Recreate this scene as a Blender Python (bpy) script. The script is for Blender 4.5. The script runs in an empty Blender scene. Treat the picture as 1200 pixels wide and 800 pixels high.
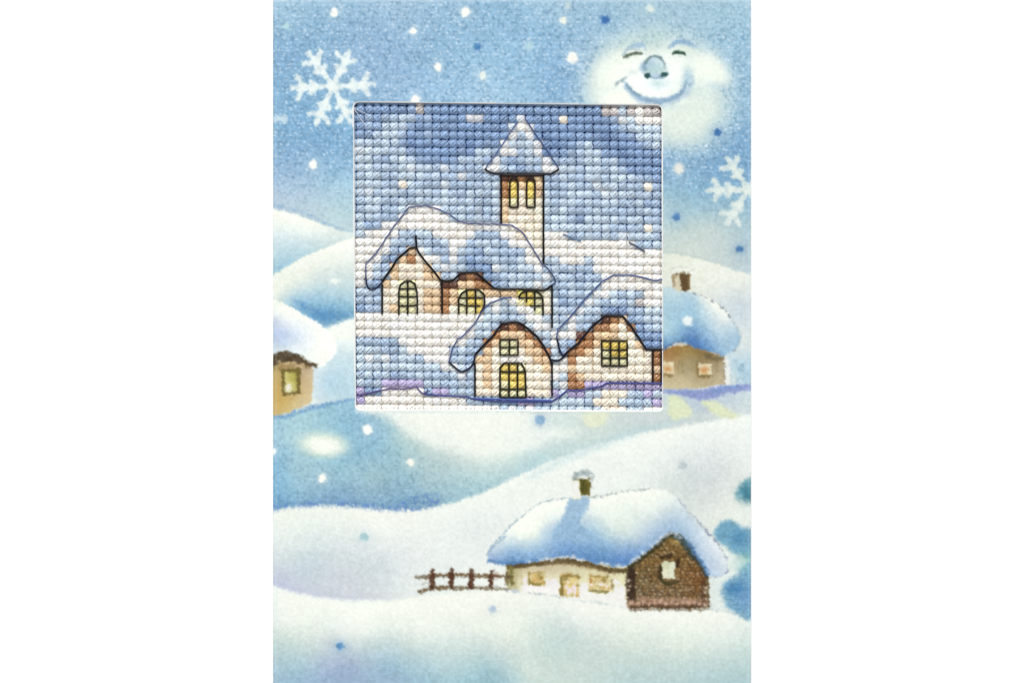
import bpy, math, random
import numpy as np
random.seed(7)
rng = np.random.default_rng(11)
S = 0.00025                      # metres per unit: one unit is a quarter millimetre of card
CX, CY = 600.0, 400.0            # point of the picture plane under the lens
Z_PRINT = 0.00200                # height of the printed face above the table
EXPO = 1.23                      # light reaching the card (albedo = printed tone / EXPO)

def wx(x): return (np.asarray(x, dtype=float) - CX) * S
def wy(y): return (CY - np.asarray(y, dtype=float)) * S
def lin(c):
    c = np.clip(np.asarray(c, dtype=float) / 255.0, 0, 1)
    return np.where(c <= 0.04045, c / 12.92, ((c + 0.055) / 1.055) ** 2.4)

scene = bpy.context.scene
COL = scene.collection

# ------------------------------------------------------------------ materials
def new_mat(name):
    m = bpy.data.materials.new(name); m.use_nodes = True
    return m, m.node_tree, m.node_tree.nodes['Principled BSDF']
def print_material():
    m, nt, b = new_mat('printed_card')
    a = nt.nodes.new('ShaderNodeVertexColor'); a.layer_name = 'ink'
    tc = nt.nodes.new('ShaderNodeTexCoord')
    n = nt.nodes.new('ShaderNodeTexNoise'); n.inputs['Scale'].default_value = 2600; n.inputs['Detail'].default_value = 3
    nt.links.new(tc.outputs['Object'], n.inputs['Vector'])
    mr = nt.nodes.new('ShaderNodeMapRange'); mr.inputs['To Min'].default_value = .955; mr.inputs['To Max'].default_value = 1.045
    nt.links.new(n.outputs['Fac'], mr.inputs['Value'])
    mx = nt.nodes.new('ShaderNodeVectorMath'); mx.operation = 'SCALE'
    nt.links.new(a.outputs['Color'], mx.inputs[0]); nt.links.new(mr.outputs['Result'], mx.inputs['Scale'])
    nt.links.new(mx.outputs['Vector'], b.inputs['Base Color'])
    b.inputs['Roughness'].default_value = .62
    b.inputs['Specular IOR Level'].default_value = .12
    bp = nt.nodes.new('ShaderNodeBump'); bp.inputs['Strength'].default_value = .10; bp.inputs['Distance'].default_value = .00003
    nt.links.new(n.outputs['Fac'], bp.inputs['Height']); nt.links.new(bp.outputs['Normal'], b.inputs['Normal'])
    return m
def floss_material():
    m, nt, b = new_mat('cotton_floss')
    a = nt.nodes.new('ShaderNodeVertexColor'); a.layer_name = 'ink'
    nt.links.new(a.outputs['Color'], b.inputs['Base Color'])
    b.inputs['Roughness'].default_value = .30
    nt.links.new(a.outputs['Alpha'], b.inputs['Specular IOR Level'])
    b.inputs['Sheen Weight'].default_value = .10
    b.inputs['Sheen Roughness'].default_value = .5
    tc = nt.nodes.new('ShaderNodeTexCoord')
    n = nt.nodes.new('ShaderNodeTexNoise'); n.inputs['Scale'].default_value = 3400; n.inputs['Detail'].default_value = 2
    nt.links.new(tc.outputs['Object'], n.inputs['Vector'])
    bp = nt.nodes.new('ShaderNodeBump'); bp.inputs['Strength'].default_value = .35; bp.inputs['Distance'].default_value = .00006
    nt.links.new(n.outputs['Fac'], bp.inputs['Height']); nt.links.new(bp.outputs['Normal'], b.inputs['Normal'])
    return m
def plain(name, rgb, rough=.6, spec=.3):
    m, nt, b = new_mat(name)
    tc = nt.nodes.new('ShaderNodeTexCoord')
    n = nt.nodes.new('ShaderNodeTexNoise'); n.inputs['Scale'].default_value = 900
    nt.links.new(tc.outputs['Object'], n.inputs['Vector'])
    r = nt.nodes.new('ShaderNodeValToRGB')
    c = lin(rgb)
    r.color_ramp.elements[0].color = (*(c * .97), 1); r.color_ramp.elements[1].color = (*np.minimum(c * 1.02, 1), 1)
    nt.links.new(n.outputs['Fac'], r.inputs['Fac']); nt.links.new(r.outputs['Color'], b.inputs['Base Color'])
    b.inputs['Roughness'].default_value = rough; b.inputs['Specular IOR Level'].default_value = spec
    return m
M_PRINT, M_FLOSS = print_material(), floss_material()
M_BOARD = plain('white_card_stock', (228, 229, 226), .7, .2)
M_TABLE = plain('white_surface', (251, 251, 251), .8, .1)

# ------------------------------------------------------------------ mesh helpers
def mesh_obj(name, V, Q, mat, parent=None, colors=None, smooth=False, label=None):
    V = np.asarray(V, dtype=np.float32); Q = np.asarray(Q, dtype=np.int32)
    me = bpy.data.meshes.new(name)
    me.vertices.add(len(V)); me.vertices.foreach_set('co', V.ravel())
    me.loops.add(Q.size); me.loops.foreach_set('vertex_index', Q.ravel())
    k = Q.shape[1]
    me.polygons.add(len(Q))
    me.polygons.foreach_set('loop_start', np.arange(0, Q.size, k, dtype=np.int32))
    me.polygons.foreach_set('loop_total', np.full(len(Q), k, dtype=np.int32))
    if smooth: me.polygons.foreach_set('use_smooth', np.ones(len(Q), dtype=bool))
    if colors is not None:
        at = me.color_attributes.new('ink', 'FLOAT_COLOR', 'POINT')
        C4 = np.ones((len(V), 4), dtype=np.float32); colors = np.asarray(colors); C4[:, :colors.shape[1]] = colors
        at.data.foreach_set('color', C4.ravel())
    me.update(calc_edges=True); me.validate()
    me.materials.append(mat)
    o = bpy.data.objects.new(name, me); COL.objects.link(o)
    if parent is not None: o.parent = parent
    if label: o['label'] = label
    return o
def empty(name, label, cat):
    o = bpy.data.objects.new(name, None); COL.objects.link(o)
    o.empty_display_size = .01
    o['label'] = label; o['category'] = cat
    return o

# ================================================================== THE PRINT ON THE CARD
X0, X1, Y0, Y1 = 320, 880, 0, 801
xs = np.arange(X0, X1 + 1); ys = np.arange(Y0, Y1 + 1)
X, Y = np.meshgrid(xs.astype(np.float32), ys.astype(np.float32))
Hh, Ww = X.shape
IMG = np.zeros((Hh, Ww, 3), dtype=np.float32)
LAB = np.zeros((Hh, Ww), dtype=np.int32)
PARTS = {}                       # id -> (name, parent id, label)
def part(name, parent=0, label=None):
    i = len(PARTS) + 1; PARTS[i] = (name, parent, label); return i

def vnoise(sx, sy=None, seed=0, octaves=1):
    sy = sy or sx
    out = np.zeros((Hh, Ww), dtype=np.float32); amp = 1; tot = 0
    for o in range(octaves):
        r = np.random.default_rng(seed * 17 + o)
        gx, gy = X / sx * 2 ** o - X0 / sx * 2 ** o + 1, Y / sy * 2 ** o + 1
        g = r.random((int(gy.max()) + 3, int(gx.max()) + 3)).astype(np.float32)
        ix, iy = np.floor(gx).astype(int), np.floor(gy).astype(int)
        fx, fy = gx - ix, gy - iy
        fx = fx * fx * (3 - 2 * fx); fy = fy * fy * (3 - 2 * fy)
        v = (g[iy, ix] * (1 - fx) + g[iy, ix + 1] * fx) * (1 - fy) + (g[iy + 1, ix] * (1 - fx) + g[iy + 1, ix + 1] * fx) * fy
        out += amp * (v - .5) * 2; tot += amp; amp *= .55
    return out / tot
N_EDGE = vnoise(5, seed=1, octaves=2); N_FINE = vnoise(2.2, seed=2); N_MED = vnoise(9, seed=3, octaves=3); N_BIG = vnoise(40, seed=4, octaves=3)
N_FINE2 = vnoise(2.6, seed=21); N_SPK2 = vnoise(6, seed=29); N_SPK = vnoise(2.9, seed=23)

def sstep(a, b, v):
    t = np.clip((v - a) / (b - a + 1e-9), 0, 1); return t * t * (3 - 2 * t)
def smooth_pts(P, closed, n=6):
    P = [np.array(p, dtype=float) for p in P]; out = []
    L = len(P)
    for i in range(L if closed else L - 1):
        if closed: a, b, c, d = P[(i - 1) % L], P[i], P[(i + 1) % L], P[(i + 2) % L]
        else: a, b, c, d = P[max(i - 1, 0)], P[i], P[i + 1], P[min(i + 2, L - 1)]
        for k in range(n):
            t = k / n
            out.append(.5 * ((2 * b) + (c - a) * t + (2 * a - 5 * b + 4 * c - d) * t * t + (3 * b - a - 3 * c + d) * t ** 3))
    if not closed: out.append(P[-1])
    return np.array(out)
def box(P, pad):
    P = np.asarray(P)
    a = max(int(P[:, 0].min() - pad) - X0, 0); b = min(int(P[:, 0].max() + pad) + 2 - X0, Ww)
    c = max(int(P[:, 1].min() - pad) - Y0, 0); d = min(int(P[:, 1].max() + pad) + 2 - Y0, Hh)
    return slice(c, max(d, c)), slice(a, max(b, a))
def seg_dist(P, sl, closed):
    x, y = X[sl], Y[sl]
    D = np.full(x.shape, 1e9, dtype=np.float32); T = np.zeros(x.shape, dtype=np.float32); ins = np.zeros(x.shape, dtype=bool)
    n = len(P); m = n if closed else n - 1
    for i in range(m):
        ax, ay = P[i][:2]; bx, by = P[(i + 1) % n][:2]
        ex, ey = bx - ax, by - ay; L2 = ex * ex + ey * ey + 1e-9
        t = np.clip(((x - ax) * ex + (y - ay) * ey) / L2, 0, 1)
        d = np.hypot(x - ax - t * ex, y - ay - t * ey)
        u = d < D; D = np.where(u, d, D); T = np.where(u, (i + t) / m, T)
        if closed:
            c = (ay > y) != (by > y)
            ins ^= c & (x < (bx - ax) * (y - ay) / (by - ay + 1e-12) + ax)
    return D, T, ins
def blend(sl, a, col):
    a = np.clip(a, 0, 1)[..., None]
    IMG[sl] = IMG[sl] * (1 - a) + np.asarray(col, dtype=np.float32) * a
def fill(P, col, soft=1.2, wob=.6, sm=True, lab=None, alpha=1.0, field=None, thr=.5):
    if sm: P = smooth_pts(P, True)
    P = np.asarray(P, float); sl = box(P, soft * 2 + 3)
    if X[sl].size == 0: return
    D, T, ins = seg_dist(P, sl, True)
    sd = np.where(ins, -D, D) + N_EDGE[sl] * wob
    a = 1 - sstep(-soft, soft, sd)
    c = field(X[sl], Y[sl]) if field is not None else col
    blend(sl, a * alpha, c)
    if lab: LAB[sl] = np.where(a > thr, lab, LAB[sl])
def stroke(P, w, col, soft=1.0, alpha=1.0, sm=True, lab=None, wob=.5, grain=0.0, thr=.5):
    if sm and len(P) > 2: P = smooth_pts(P, False)
    P = np.asarray(P, float); ww = np.atleast_1d(w).astype(float)
    sl = box(P, ww.max() + soft * 2 + 2)
    if X[sl].size == 0: return
    D, T, _ = seg_dist(P, sl, False)
    half = np.interp(T, np.linspace(0, 1, len(ww)), ww) / 2 if len(ww) > 1 else ww[0] / 2
    a = 1 - sstep(-soft, soft, D - half + N_EDGE[sl] * wob)
    if grain: a = a * np.clip(1 - grain * .5 + grain * 1.3 * N_FINE[sl] + grain * .6 * N_SPK[sl], 0, 1)
    blend(sl, a * alpha, col)
    if lab: LAB[sl] = np.where(a > thr, lab, LAB[sl])
def blob(cx, cy, rx, ry, col, alpha=1.0, rot=0, hard=0.0, lab=None, thr=.5, pw=2):
    pad = max(rx, ry) * 2.4; sl = box([(cx, cy)], pad)
    if X[sl].size == 0: return
    c, s = math.cos(math.radians(rot)), math.sin(math.radians(rot))
    u = ((X[sl] - cx) * c + (Y[sl] - cy) * s) / rx; v = (-(X[sl] - cx) * s + (Y[sl] - cy) * c) / ry
    r = np.hypot(u, v)
    a = np.exp(-.69 * r ** pw) if not hard else 1 - sstep(1 - hard, 1 + hard, r + N_EDGE[sl] * .12)
    blend(sl, a * alpha, col)
    if lab: LAB[sl] = np.where(a > thr, lab, LAB[sl])
def shep(pts, p=3.0):
    """smooth wash of colour through the given samples (multiquadric interpolation)"""
    A = np.array(pts, dtype=float); c2 = 14.0 ** 2; n = len(A)
    K = np.sqrt((A[:, None, 0] - A[None, :, 0]) ** 2 + (A[:, None, 1] - A[None, :, 1]) ** 2 + c2)
    M = np.zeros((n + 1, n + 1)); M[:n, :n] = -K + np.eye(n) * 1.5; M[:n, n] = 1; M[n, :n] = 1
    Wt = np.linalg.solve(M, np.vstack([A[:, 2:5], np.zeros((1, 3))])).astype(np.float32)
    lo_, hi_ = A[:, 2:5].min(0) - 1, np.minimum(A[:, 2:5].max(0) + 4, 250)
    def f(x, y):
        iy, ix = (y - Y0).astype(int), (x - X0).astype(int)
        xx = x + 5 * N_BIG[iy, ix] + 1.5 * N_MED[iy, ix]; yy = y + 4 * N_BIG[iy, Ww - 1 - ix] + 1.5 * N_EDGE[iy, ix]
        out = np.zeros(x.shape + (3,), dtype=np.float32) + Wt[n]
        for i in range(n):
            out -= np.sqrt((xx - A[i, 0]) ** 2 + (yy - A[i, 1]) ** 2 + c2)[..., None].astype(np.float32) * Wt[i]
        return np.clip(out, lo_, hi_)
    return f
def dot_field(pitch, seed):
    r = np.random.default_rng(seed); out = np.zeros((Hh + 12, Ww + 12), dtype=np.float32)
    gx_, gy_ = np.meshgrid(np.arange(0, Ww, pitch), np.arange(0, Hh, pitch))
    px = gx_ + r.uniform(-1.6, 1.6, gx_.shape) + (np.arange(gx_.shape[0])[:, None] % 2) * pitch / 2; py = gy_ + r.uniform(-1.4, 1.4, gx_.shape)
    am = r.uniform(0, 1, gx_.shape) ** 1.3; sx = r.uniform(.9, 1.9, gx_.shape); sy = r.uniform(.8, 1.4, gx_.shape)
    for dy in range(-4, 5):
        for dx in range(-4, 5):
            ix = np.floor(px).astype(int) + dx; iy = np.floor(py).astype(int) + dy
            v = am * np.exp(-((ix - px) / sx) ** 2 - ((iy - py) / sy) ** 2)
            np.add.at(out, (np.clip(iy + 6, 0, Hh + 11), np.clip(ix + 6, 0, Ww + 11)), v)
    return out[6:-6, 6:-6]
DOTS = dot_field(5.0, 3) + .6 * dot_field(6.3, 5)
def speckle(mask, amt, light=(214, 228, 242)):
    """weave of pale flecks the print shows in its blue areas"""
    w = np.clip(DOTS, 0, 1) * mask * amt
    blend((slice(None), slice(None)), w, light)
    d = np.clip(-N_SPK * 1.0 - N_FINE * .8 - .25, 0, 1) * mask * amt * .45
    blend((slice(None), slice(None)), d, (95, 150, 205))

FULL = (slice(None), slice(None))
# ---- sky
L_SKY = part('sky', 0, 'printed blue night sky flecked with pale weave, top of the card')
IMG[:] = shep([(325, 8, 160, 197, 224), (400, 8, 150, 190, 222), (470, 8, 158, 192, 222), (560, 10, 142, 186, 222), (640, 8, 158, 196, 224), (730, 8, 158, 194, 218), (800, 8, 165, 198, 218), (870, 8, 165, 200, 222),
    (330, 60, 130, 174, 216), (390, 45, 138, 180, 218), (450, 50, 142, 180, 220), (500, 60, 140, 182, 220), (560, 55, 146, 190, 226), (600, 30, 142, 186, 224), (640, 40, 142, 186, 224), (690, 50, 142, 182, 218),
    (330, 110, 130, 178, 220), (390, 85, 140, 182, 220), (440, 100, 150, 186, 224), (500, 105, 150, 192, 230), (570, 105, 158, 198, 230), (620, 100, 148, 192, 228), (660, 100, 130, 176, 222), (690, 95, 140, 184, 224),
    (330, 165, 128, 175, 218), (390, 160, 122, 172, 218), (410, 130, 132, 182, 222), (335, 200, 150, 185, 222), (400, 195, 142, 188, 226), (330, 228, 178, 200, 222), (400, 235, 182, 212, 225), (360, 240, 186, 208, 222), (410, 262, 192, 215, 222),
    (850, 30, 156, 194, 218), (872, 70, 146, 188, 220), (868, 120, 140, 182, 216), (870, 160, 120, 168, 214), (830, 170, 124, 170, 212), (786, 185, 108, 160, 214), (800, 200, 126, 172, 214), (845, 200, 118, 166, 212), (872, 200, 120, 168, 212),
    (786, 225, 150, 188, 212), (820, 235, 152, 190, 214), (872, 240, 148, 186, 212), (785, 260, 188, 208, 212), (830, 262, 192, 208, 208), (872, 262, 172, 198, 210), (790, 290, 205, 216, 208), (840, 292, 200, 212, 210), (875, 300, 188, 206, 214), (740, 160, 190, 210, 220)])(X, Y)
LAB[:] = L_SKY
skymask = sstep(265, 170, Y) * (1 - np.exp(-(((X - 800) / 90) ** 2 + ((Y - 5) / 30) ** 2)) * .6)

# ---- moon glow
L_MOON = part('moon', 0, 'smiling round moon glowing in the upper right corner')
for a in [(772, 98, 76, 60, (186, 211, 222), .8, 14, 3), (768, 92, 68, 46, (226, 233, 222), .95, 8, 5), (735, 105, 46, 33, (238, 240, 224), .9, 0, 4), (805, 130, 46, 42, (222, 232, 220), .9, 0, 4), (828, 86, 18, 23, (240, 243, 232), .97, 0, 4),
          (772, 85, 62, 38, (234, 240, 228), .9, 0, 4)]:
    blob(a[0], a[1], a[2], a[3], a[4], a[5], rot=a[6], pw=a[7])
blob(775, 98, 72, 60, (0, 0, 0), 0.0, rot=18, lab=None)
u = ((X - 774) / 80) ** 2 + ((Y - 98) / 60) ** 2
LAB[u < 1] = L_MOON
blob(712, 110, 24, 6, (192, 220, 222), .75, rot=-12)
blob(722, 84, 20, 13, (240, 245, 232), .85)
blob(770, 96, 40, 26, (252, 252, 246), 1, pw=4)
blob(830, 90, 26, 19, (238, 243, 230), .9, pw=4)
blob(722, 113, 26, 9, (246, 246, 232), .85, pw=3)
blob(738, 122, 22, 4, (248, 248, 236), .6)
blob(818, 108, 22, 8, (196, 218, 220), .55, rot=12)
blob(806, 95, 6, 12, (178, 208, 222), .7)
blob(812, 130, 26, 22, (228, 236, 222), .6); blob(845, 104, 14, 5, (170, 200, 220), .5, rot=20); blob(776, 126, 22, 4, (196, 218, 226), .6)
blob(790, 150, 26, 22, (226, 234, 222), .7)
blob(755, 47, 36, 8, (190, 214, 214), .6, rot=-8); blob(768, 44, 12, 14, (188, 212, 212), .5)
L_BROW1, L_BROW2 = part('eyebrow', L_MOON), part('eyebrow', L_MOON)
stroke([(730, 64), (735, 58), (744, 54), (752, 53), (756, 57)], [1.5, 3, 6, 6, 2], (150, 184, 216), 1.8, .85, lab=L_BROW1)
stroke([(784, 57), (790, 51), (800, 49), (809, 51), (816, 56)], [2, 5, 6.5, 6, 3], (140, 176, 214), 1.8, .9, lab=L_BROW2)
blob(738, 64, 13, 5, (238, 242, 228), .75, rot=-15); blob(802, 59, 12, 4, (222, 234, 218), .85)
L_EYE1, L_EYE2 = part('eye', L_MOON, 'closed left eye, thin grey'), part('eye', L_MOON, 'closed right eye, dark green-grey')
stroke([(731, 68), (737, 65), (744, 63), (752, 63)], [2, 4, 4, 2.5], (96, 106, 88), 1.2, 1, lab=L_EYE1)
stroke([(730, 68), (733, 62), (740, 58), (750, 59)], 1.2, (150, 168, 172), .8, .7)
stroke([(788, 63.5), (793, 61.5), (799, 62), (803, 64.5)], [2, 4.6, 4, 1.6], (52, 84, 70), 1.1, 1, lab=L_EYE2)
L_NOSE = part('nose', L_MOON)
blob(767, 77, 12, 11, (204, 222, 230), .95, hard=.25, lab=L_NOSE)
blob(764, 78, 8, 7, (150, 184, 216), .65, rot=-40); blob(771, 73, 5, 4, (214, 230, 235), .8)
stroke([(756, 82), (755, 76), (760, 69), (766, 66), (773, 68), (778, 74), (779, 80)], [5, 3.4, 2.8, 2.6, 2.6, 1.8, 1], (116, 138, 144), 1.1, .9)
blob(755, 79, 3.5, 4, (118, 158, 206), .8)
blob(769, 82, 12, 5, (192, 218, 215), .8); blob(771, 98, 11, 6, (205, 228, 230), .8)
stroke([(757, 87), (766, 91), (776, 90), (782, 87)], [3, 3, 4, 3], (128, 160, 190), 1.1, .8)
L_NO1, L_NO2 = part('nostril', L_MOON), part('nostril', L_MOON)
blob(758.5, 88.8, 3.4, 3, (42, 78, 84), 1, hard=.35, lab=L_NO1); blob(778.5, 87.8, 4.6, 2.8, (48, 84, 90), 1, hard=.35, lab=L_NO2, rot=-10)
blob(769.5, 88, 4, 1.8, (176, 198, 220), .9)
L_MOUTH = part('mouth', L_MOON)
stroke([(731, 96), (736, 104), (743, 111), (753, 117), (767, 120), (782, 119), (795, 114), (804, 106), (809, 95)], [5, 7, 8, 9, 9, 9, 9, 9, 8], (188, 208, 222), 3.4, .8)
stroke([(732, 97), (736, 103), (743, 110), (753, 116), (767, 118.5), (782, 117.5), (794, 112), (801, 105), (804, 96)], [2.4, 3.6, 4.4, 5, 5.4, 5.6, 5.2, 4, 2.4], (138, 170, 206), 2.0, .85, lab=L_MOUTH, thr=.3)
stroke([(734, 99), (741, 106.5), (750, 112.5)], [1.6, 2, 1.4], (112, 140, 158), 1.1, .6); stroke([(797, 110), (802, 103), (804, 97)], [1.4, 2, 1.4], (120, 148, 178), 1.2, .5)
blob(806, 92, 4, 9, (170, 200, 214), .6)
stroke([(722, 98), (727, 96), (734, 91)], [3, 3.4, 3], (128, 156, 162), 1.6, .75); blob(740, 86, 7, 3, (206, 220, 214), .5, rot=-20); blob(729, 98.5, 4, 2, (250, 248, 238), .9, hard=.4)

# ---- snowflakes
def flake(cx, cy, arms, lab, col=(232, 240, 236)):
    for (tx, ty) in arms:
        dx, dy = tx - cx, ty - cy; L = math.hypot(dx, dy); dx /= L; dy /= L
        stroke([(cx, cy), (tx, ty)], [7.6, 6.2, 8.4, 6], col, 1.5, .97, sm=False, lab=lab, wob=.9, grain=.12, thr=.35)
        for (t, ln, ang) in [(.42, .17, 52), (.70, .30, 58)]:
            bx, by = cx + dx * L * t, cy + dy * L * t
            for s in (-1, 1):
                a = math.radians(ang * s); rx, ry = dx * math.cos(a) - dy * math.sin(a), dx * math.sin(a) + dy * math.cos(a)
                stroke([(bx, by), (bx + rx * L * ln, by + ry * L * ln)], [6.8, 6.2], col, 1.5, .97, sm=False, lab=lab, wob=.9, grain=.12, thr=.35)
L_F1 = part('snowflake', 0, 'large pale six-armed snowflake left of the smiling moon, above the window corner')
flake(390, 101.5, [(438, 99), (409, 61), (362, 62), (342, 103), (371, 145), (411, 143)], L_F1)
L_F2 = part('snowflake', 0, 'pale snowflake cut off by the right edge of the card')
flake(877, 222, [(852, 186), (830, 223), (852, 262), (905, 182), (925, 222), (905, 262)], L_F2, (222, 231, 224))
L_F3 = part('snowflake', 0, 'small pale snowflake fragment at the left edge of the card')
stroke([(322, 142), (334, 135)], 4, (205, 225, 235), 1.4, .85, lab=L_F3); stroke([(323, 135), (334, 143)], 4, (205, 225, 235), 1.4, .85, lab=L_F3); stroke([(320, 139), (336, 139)], 4, (205, 225, 235), 1.4, .8, lab=L_F3)

# ---- left snow hills
L_H1 = part('snow_hill', 0, 'low white snow hill at the left edge, farthest back')
L_H2 = part('snow_hill', 0, 'broad white snow hill left of the stitched window')
L_H3 = part('snow_hill', 0, 'snow bank to the right of the stitched window, behind the chimney')
L_FIELD = part('snow_field', 0, 'pale snow field around the stitched window')
stroke([(322, 241), (338, 244), (352, 248), (372, 257), (396, 267), (420, 273)], [4, 3, 5, 4, 2, 1], (122, 158, 205), 1.8, .6, grain=.9)
fill([(300, 243), (320, 244), (345, 251), (372, 261), (400, 271), (430, 274), (430, 330), (300, 330)], None, 1.8, 1.2, sm=False, lab=L_H1,
     field=shep([(325, 255, 242, 242, 226), (360, 268, 236, 240, 232), (395, 275, 222, 232, 226), (330, 275, 222, 234, 234), (322, 300, 190, 216, 226), (335, 311, 162, 202, 224), (350, 292, 192, 218, 228), (370, 285, 205, 224, 226), (322, 320, 150, 195, 222)]))
fill([(300, 330), (320, 322), (334, 314), (352, 303), (376, 292), (400, 283), (420, 276), (430, 276), (430, 500), (300, 500)], None, 1.6, 1.2, sm=False, lab=L_H2,
     field=shep([(408, 284, 246, 246, 236), (380, 297, 240, 242, 228), (350, 312, 236, 238, 218), (326, 325, 232, 236, 220), (330, 345, 226, 232, 220), (370, 315, 224, 230, 222), (400, 320, 218, 228, 222), (350, 345, 198, 220, 228),
                 (370, 340, 190, 216, 226), (405, 340, 196, 218, 224), (345, 352, 158, 200, 228), (370, 362, 120, 176, 220), (392, 372, 92, 156, 208), (410, 368, 120, 178, 218), (385, 352, 162, 202, 226), (408, 355, 172, 208, 226),
                 (405, 381, 240, 243, 232), (398, 392, 236, 242, 236), (410, 400, 224, 236, 234), (400, 425, 204, 226, 234), (410, 445, 196, 222, 232), (385, 450, 180, 212, 232), (392, 465, 196, 220, 228), (372, 470, 222, 232, 232), (408, 468, 192, 218, 230), (376, 440, 214, 230, 234), (340, 480, 225, 235, 225)], 4))
stroke([(345, 350), (358, 360), (374, 369), (392, 372), (416, 368)], [4, 9, 11, 11, 7], (78, 142, 204), 3.5, .8, grain=.8)
fill([(384, 384), (396, 379), (416, 374), (416, 392), (400, 400), (388, 396)], (240, 243, 234), 3, .8)
blob(392, 329, 5, 2.6, (245, 246, 236), .9)

# ---- house cut off by the left edge
L_HOUSE1 = part('house', 0, 'tan cottage cut off by the left edge of the card')
fill([(310, 424), (345, 422), (367, 428), (366, 470), (345, 481), (310, 492)], None, 1.2, .5, sm=False, lab=L_HOUSE1,
     field=shep([(325, 440, 196, 168, 104), (322, 470, 206, 172, 98), (340, 472, 210, 182, 112), (357, 440, 196, 172, 138), (357, 460, 205, 180, 132), (365, 450, 216, 194, 150), (325, 486, 206, 180, 118), (345, 476, 214, 196, 146)]))
L_R1 = part('roof', L_HOUSE1, 'thick snow-covered roof')
fill([(305, 348), (322, 351), (345, 362), (366, 374), (384, 386), (393, 398), (394, 410), (388, 421), (376, 429), (364, 427), (350, 419), (338, 415), (322, 419), (305, 424)], None, 1.5, .5, lab=L_R1,
     field=shep([(325, 358, 240, 241, 228), (350, 372, 244, 245, 236), (378, 392, 248, 248, 236), (385, 412, 247, 247, 236), (370, 410, 246, 247, 238), (325, 392, 184, 200, 234), (340, 396, 206, 220, 240), (356, 398, 230, 236, 240), (325, 412, 218, 230, 232), (340, 410, 226, 234, 238), (355, 415, 234, 240, 236), (335, 375, 236, 240, 238)]))
stroke([(318, 424), (328, 419), (339, 418), (350, 421), (358, 425), (371, 428)], [12, 13, 12, 10, 7, 3], (74, 56, 32), 1.6, .98, grain=.12)
stroke([(318, 434), (332, 429), (346, 428), (362, 431)], [5, 5, 6, 5], (122, 98, 56), 2.2, .6, grain=.7)
for p in [(328, 424), (345, 424), (352, 430), (355, 427), (336, 426)]: blob(*p, 2.2, 1.4, (226, 205, 158), .8)
L_W1 = part('window', L_HOUSE1, 'framed window lit pale yellow')
fill([(329, 432), (352, 431), (352, 461), (331, 464)], (108, 92, 40), 1.1, .5, sm=False, lab=L_W1, alpha=.9)
fill([(334, 436), (347, 436), (348, 458), (334, 460)], None, 1.4, .4, sm=False, field=shep([(337, 440, 214, 204, 130), (345, 440, 178, 168, 84), (337, 455, 228, 222, 176), (345, 455, 188, 178, 98), (340, 447, 206, 194, 104)]))
blob(339, 454, 4, 4, (238, 234, 206), .8)

# ---- blue valley under that house
L_VAL = part('valley', 0, 'blue shadowed snow valley in the middle of the card')
fill([(310, 488), (335, 487), (352, 481), (380, 474), (416, 468), (416, 484), (480, 484), (900, 484), (900, 640), (310, 640)], None, 1.4, .8, sm=False, lab=L_VAL,
     field=shep([(325, 500, 158, 200, 222), (345, 495, 172, 210, 222), (400, 482, 150, 196, 222), (430, 490, 142, 188, 218), (325, 520, 150, 198, 225), (322, 540, 128, 184, 226), (322, 565, 128, 184, 224), (340, 545, 156, 196, 216), (345, 575, 144, 190, 218), (330, 590, 112, 168, 216),
                 (440, 515, 142, 188, 218), (425, 530, 148, 192, 216), (400, 560, 150, 192, 214), (370, 585, 134, 176, 212), (400, 588, 122, 164, 208), (440, 588, 132, 174, 208), (440, 560, 160, 192, 206), (470, 540, 156, 194, 208), (470, 580, 134, 176, 208),
                 (500, 560, 170, 198, 208), (540, 560, 178, 206, 212), (560, 565, 178, 208, 214), (455, 500, 168, 202, 214), (520, 535, 196, 212, 210), (480, 510, 200, 218, 214),
                 (470, 490, 230, 236, 226), (500, 500, 236, 239, 228), (540, 500, 238, 240, 230), (590, 505, 236, 240, 230), (620, 495, 228, 234, 226), (560, 528, 232, 237, 226), (600, 535, 212, 228, 222), (620, 545, 186, 214, 220), (600, 550, 190, 214, 218), (650, 505, 210, 224, 220), (660, 490, 214, 228, 222), (660, 525, 200, 220, 218),
                 (700, 500, 212, 222, 214), (740, 495, 204, 216, 214), (730, 508, 202, 218, 216), (770, 490, 208, 216, 214), (800, 488, 204, 214, 212), (850, 480, 212, 220, 216), (875, 480, 224, 230, 226)], 4))
fill([(436, 480), (455, 492), (478, 508), (500, 520), (530, 528), (570, 532), (610, 530), (650, 516), (680, 506), (650, 500), (620, 490), (600, 478)], (237, 240, 230), 9, 2, alpha=.75)
stroke([(320, 489), (336, 487), (352, 481), (366, 477), (384, 474), (400, 470), (416, 467)], [4, 5, 5.5, 5, 5, 4, 2], (92, 146, 208), 1.6, .85, grain=.5)
blob(348, 512, 22, 9, (188, 216, 222), .5); blob(403, 530, 18, 10, (120, 178, 220), .4); blob(380, 521, 27, 14, (222, 232, 208), .8, pw=4, rot=4); blob(380, 522, 21, 10, (246, 246, 232), .95, pw=3, rot=6)
m = ((LAB == L_VAL) & (X < 600) & (((X - 380) / 32) ** 2 + ((Y - 521) / 18) ** 2 > 1)).astype(np.float32) * np.clip((235 - IMG[..., 0]) / 70, 0, 1)
valley_mask = m
L_GLOW = part('window_glow', 0, 'pale yellow window light lying on the snow by the right house')

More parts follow.
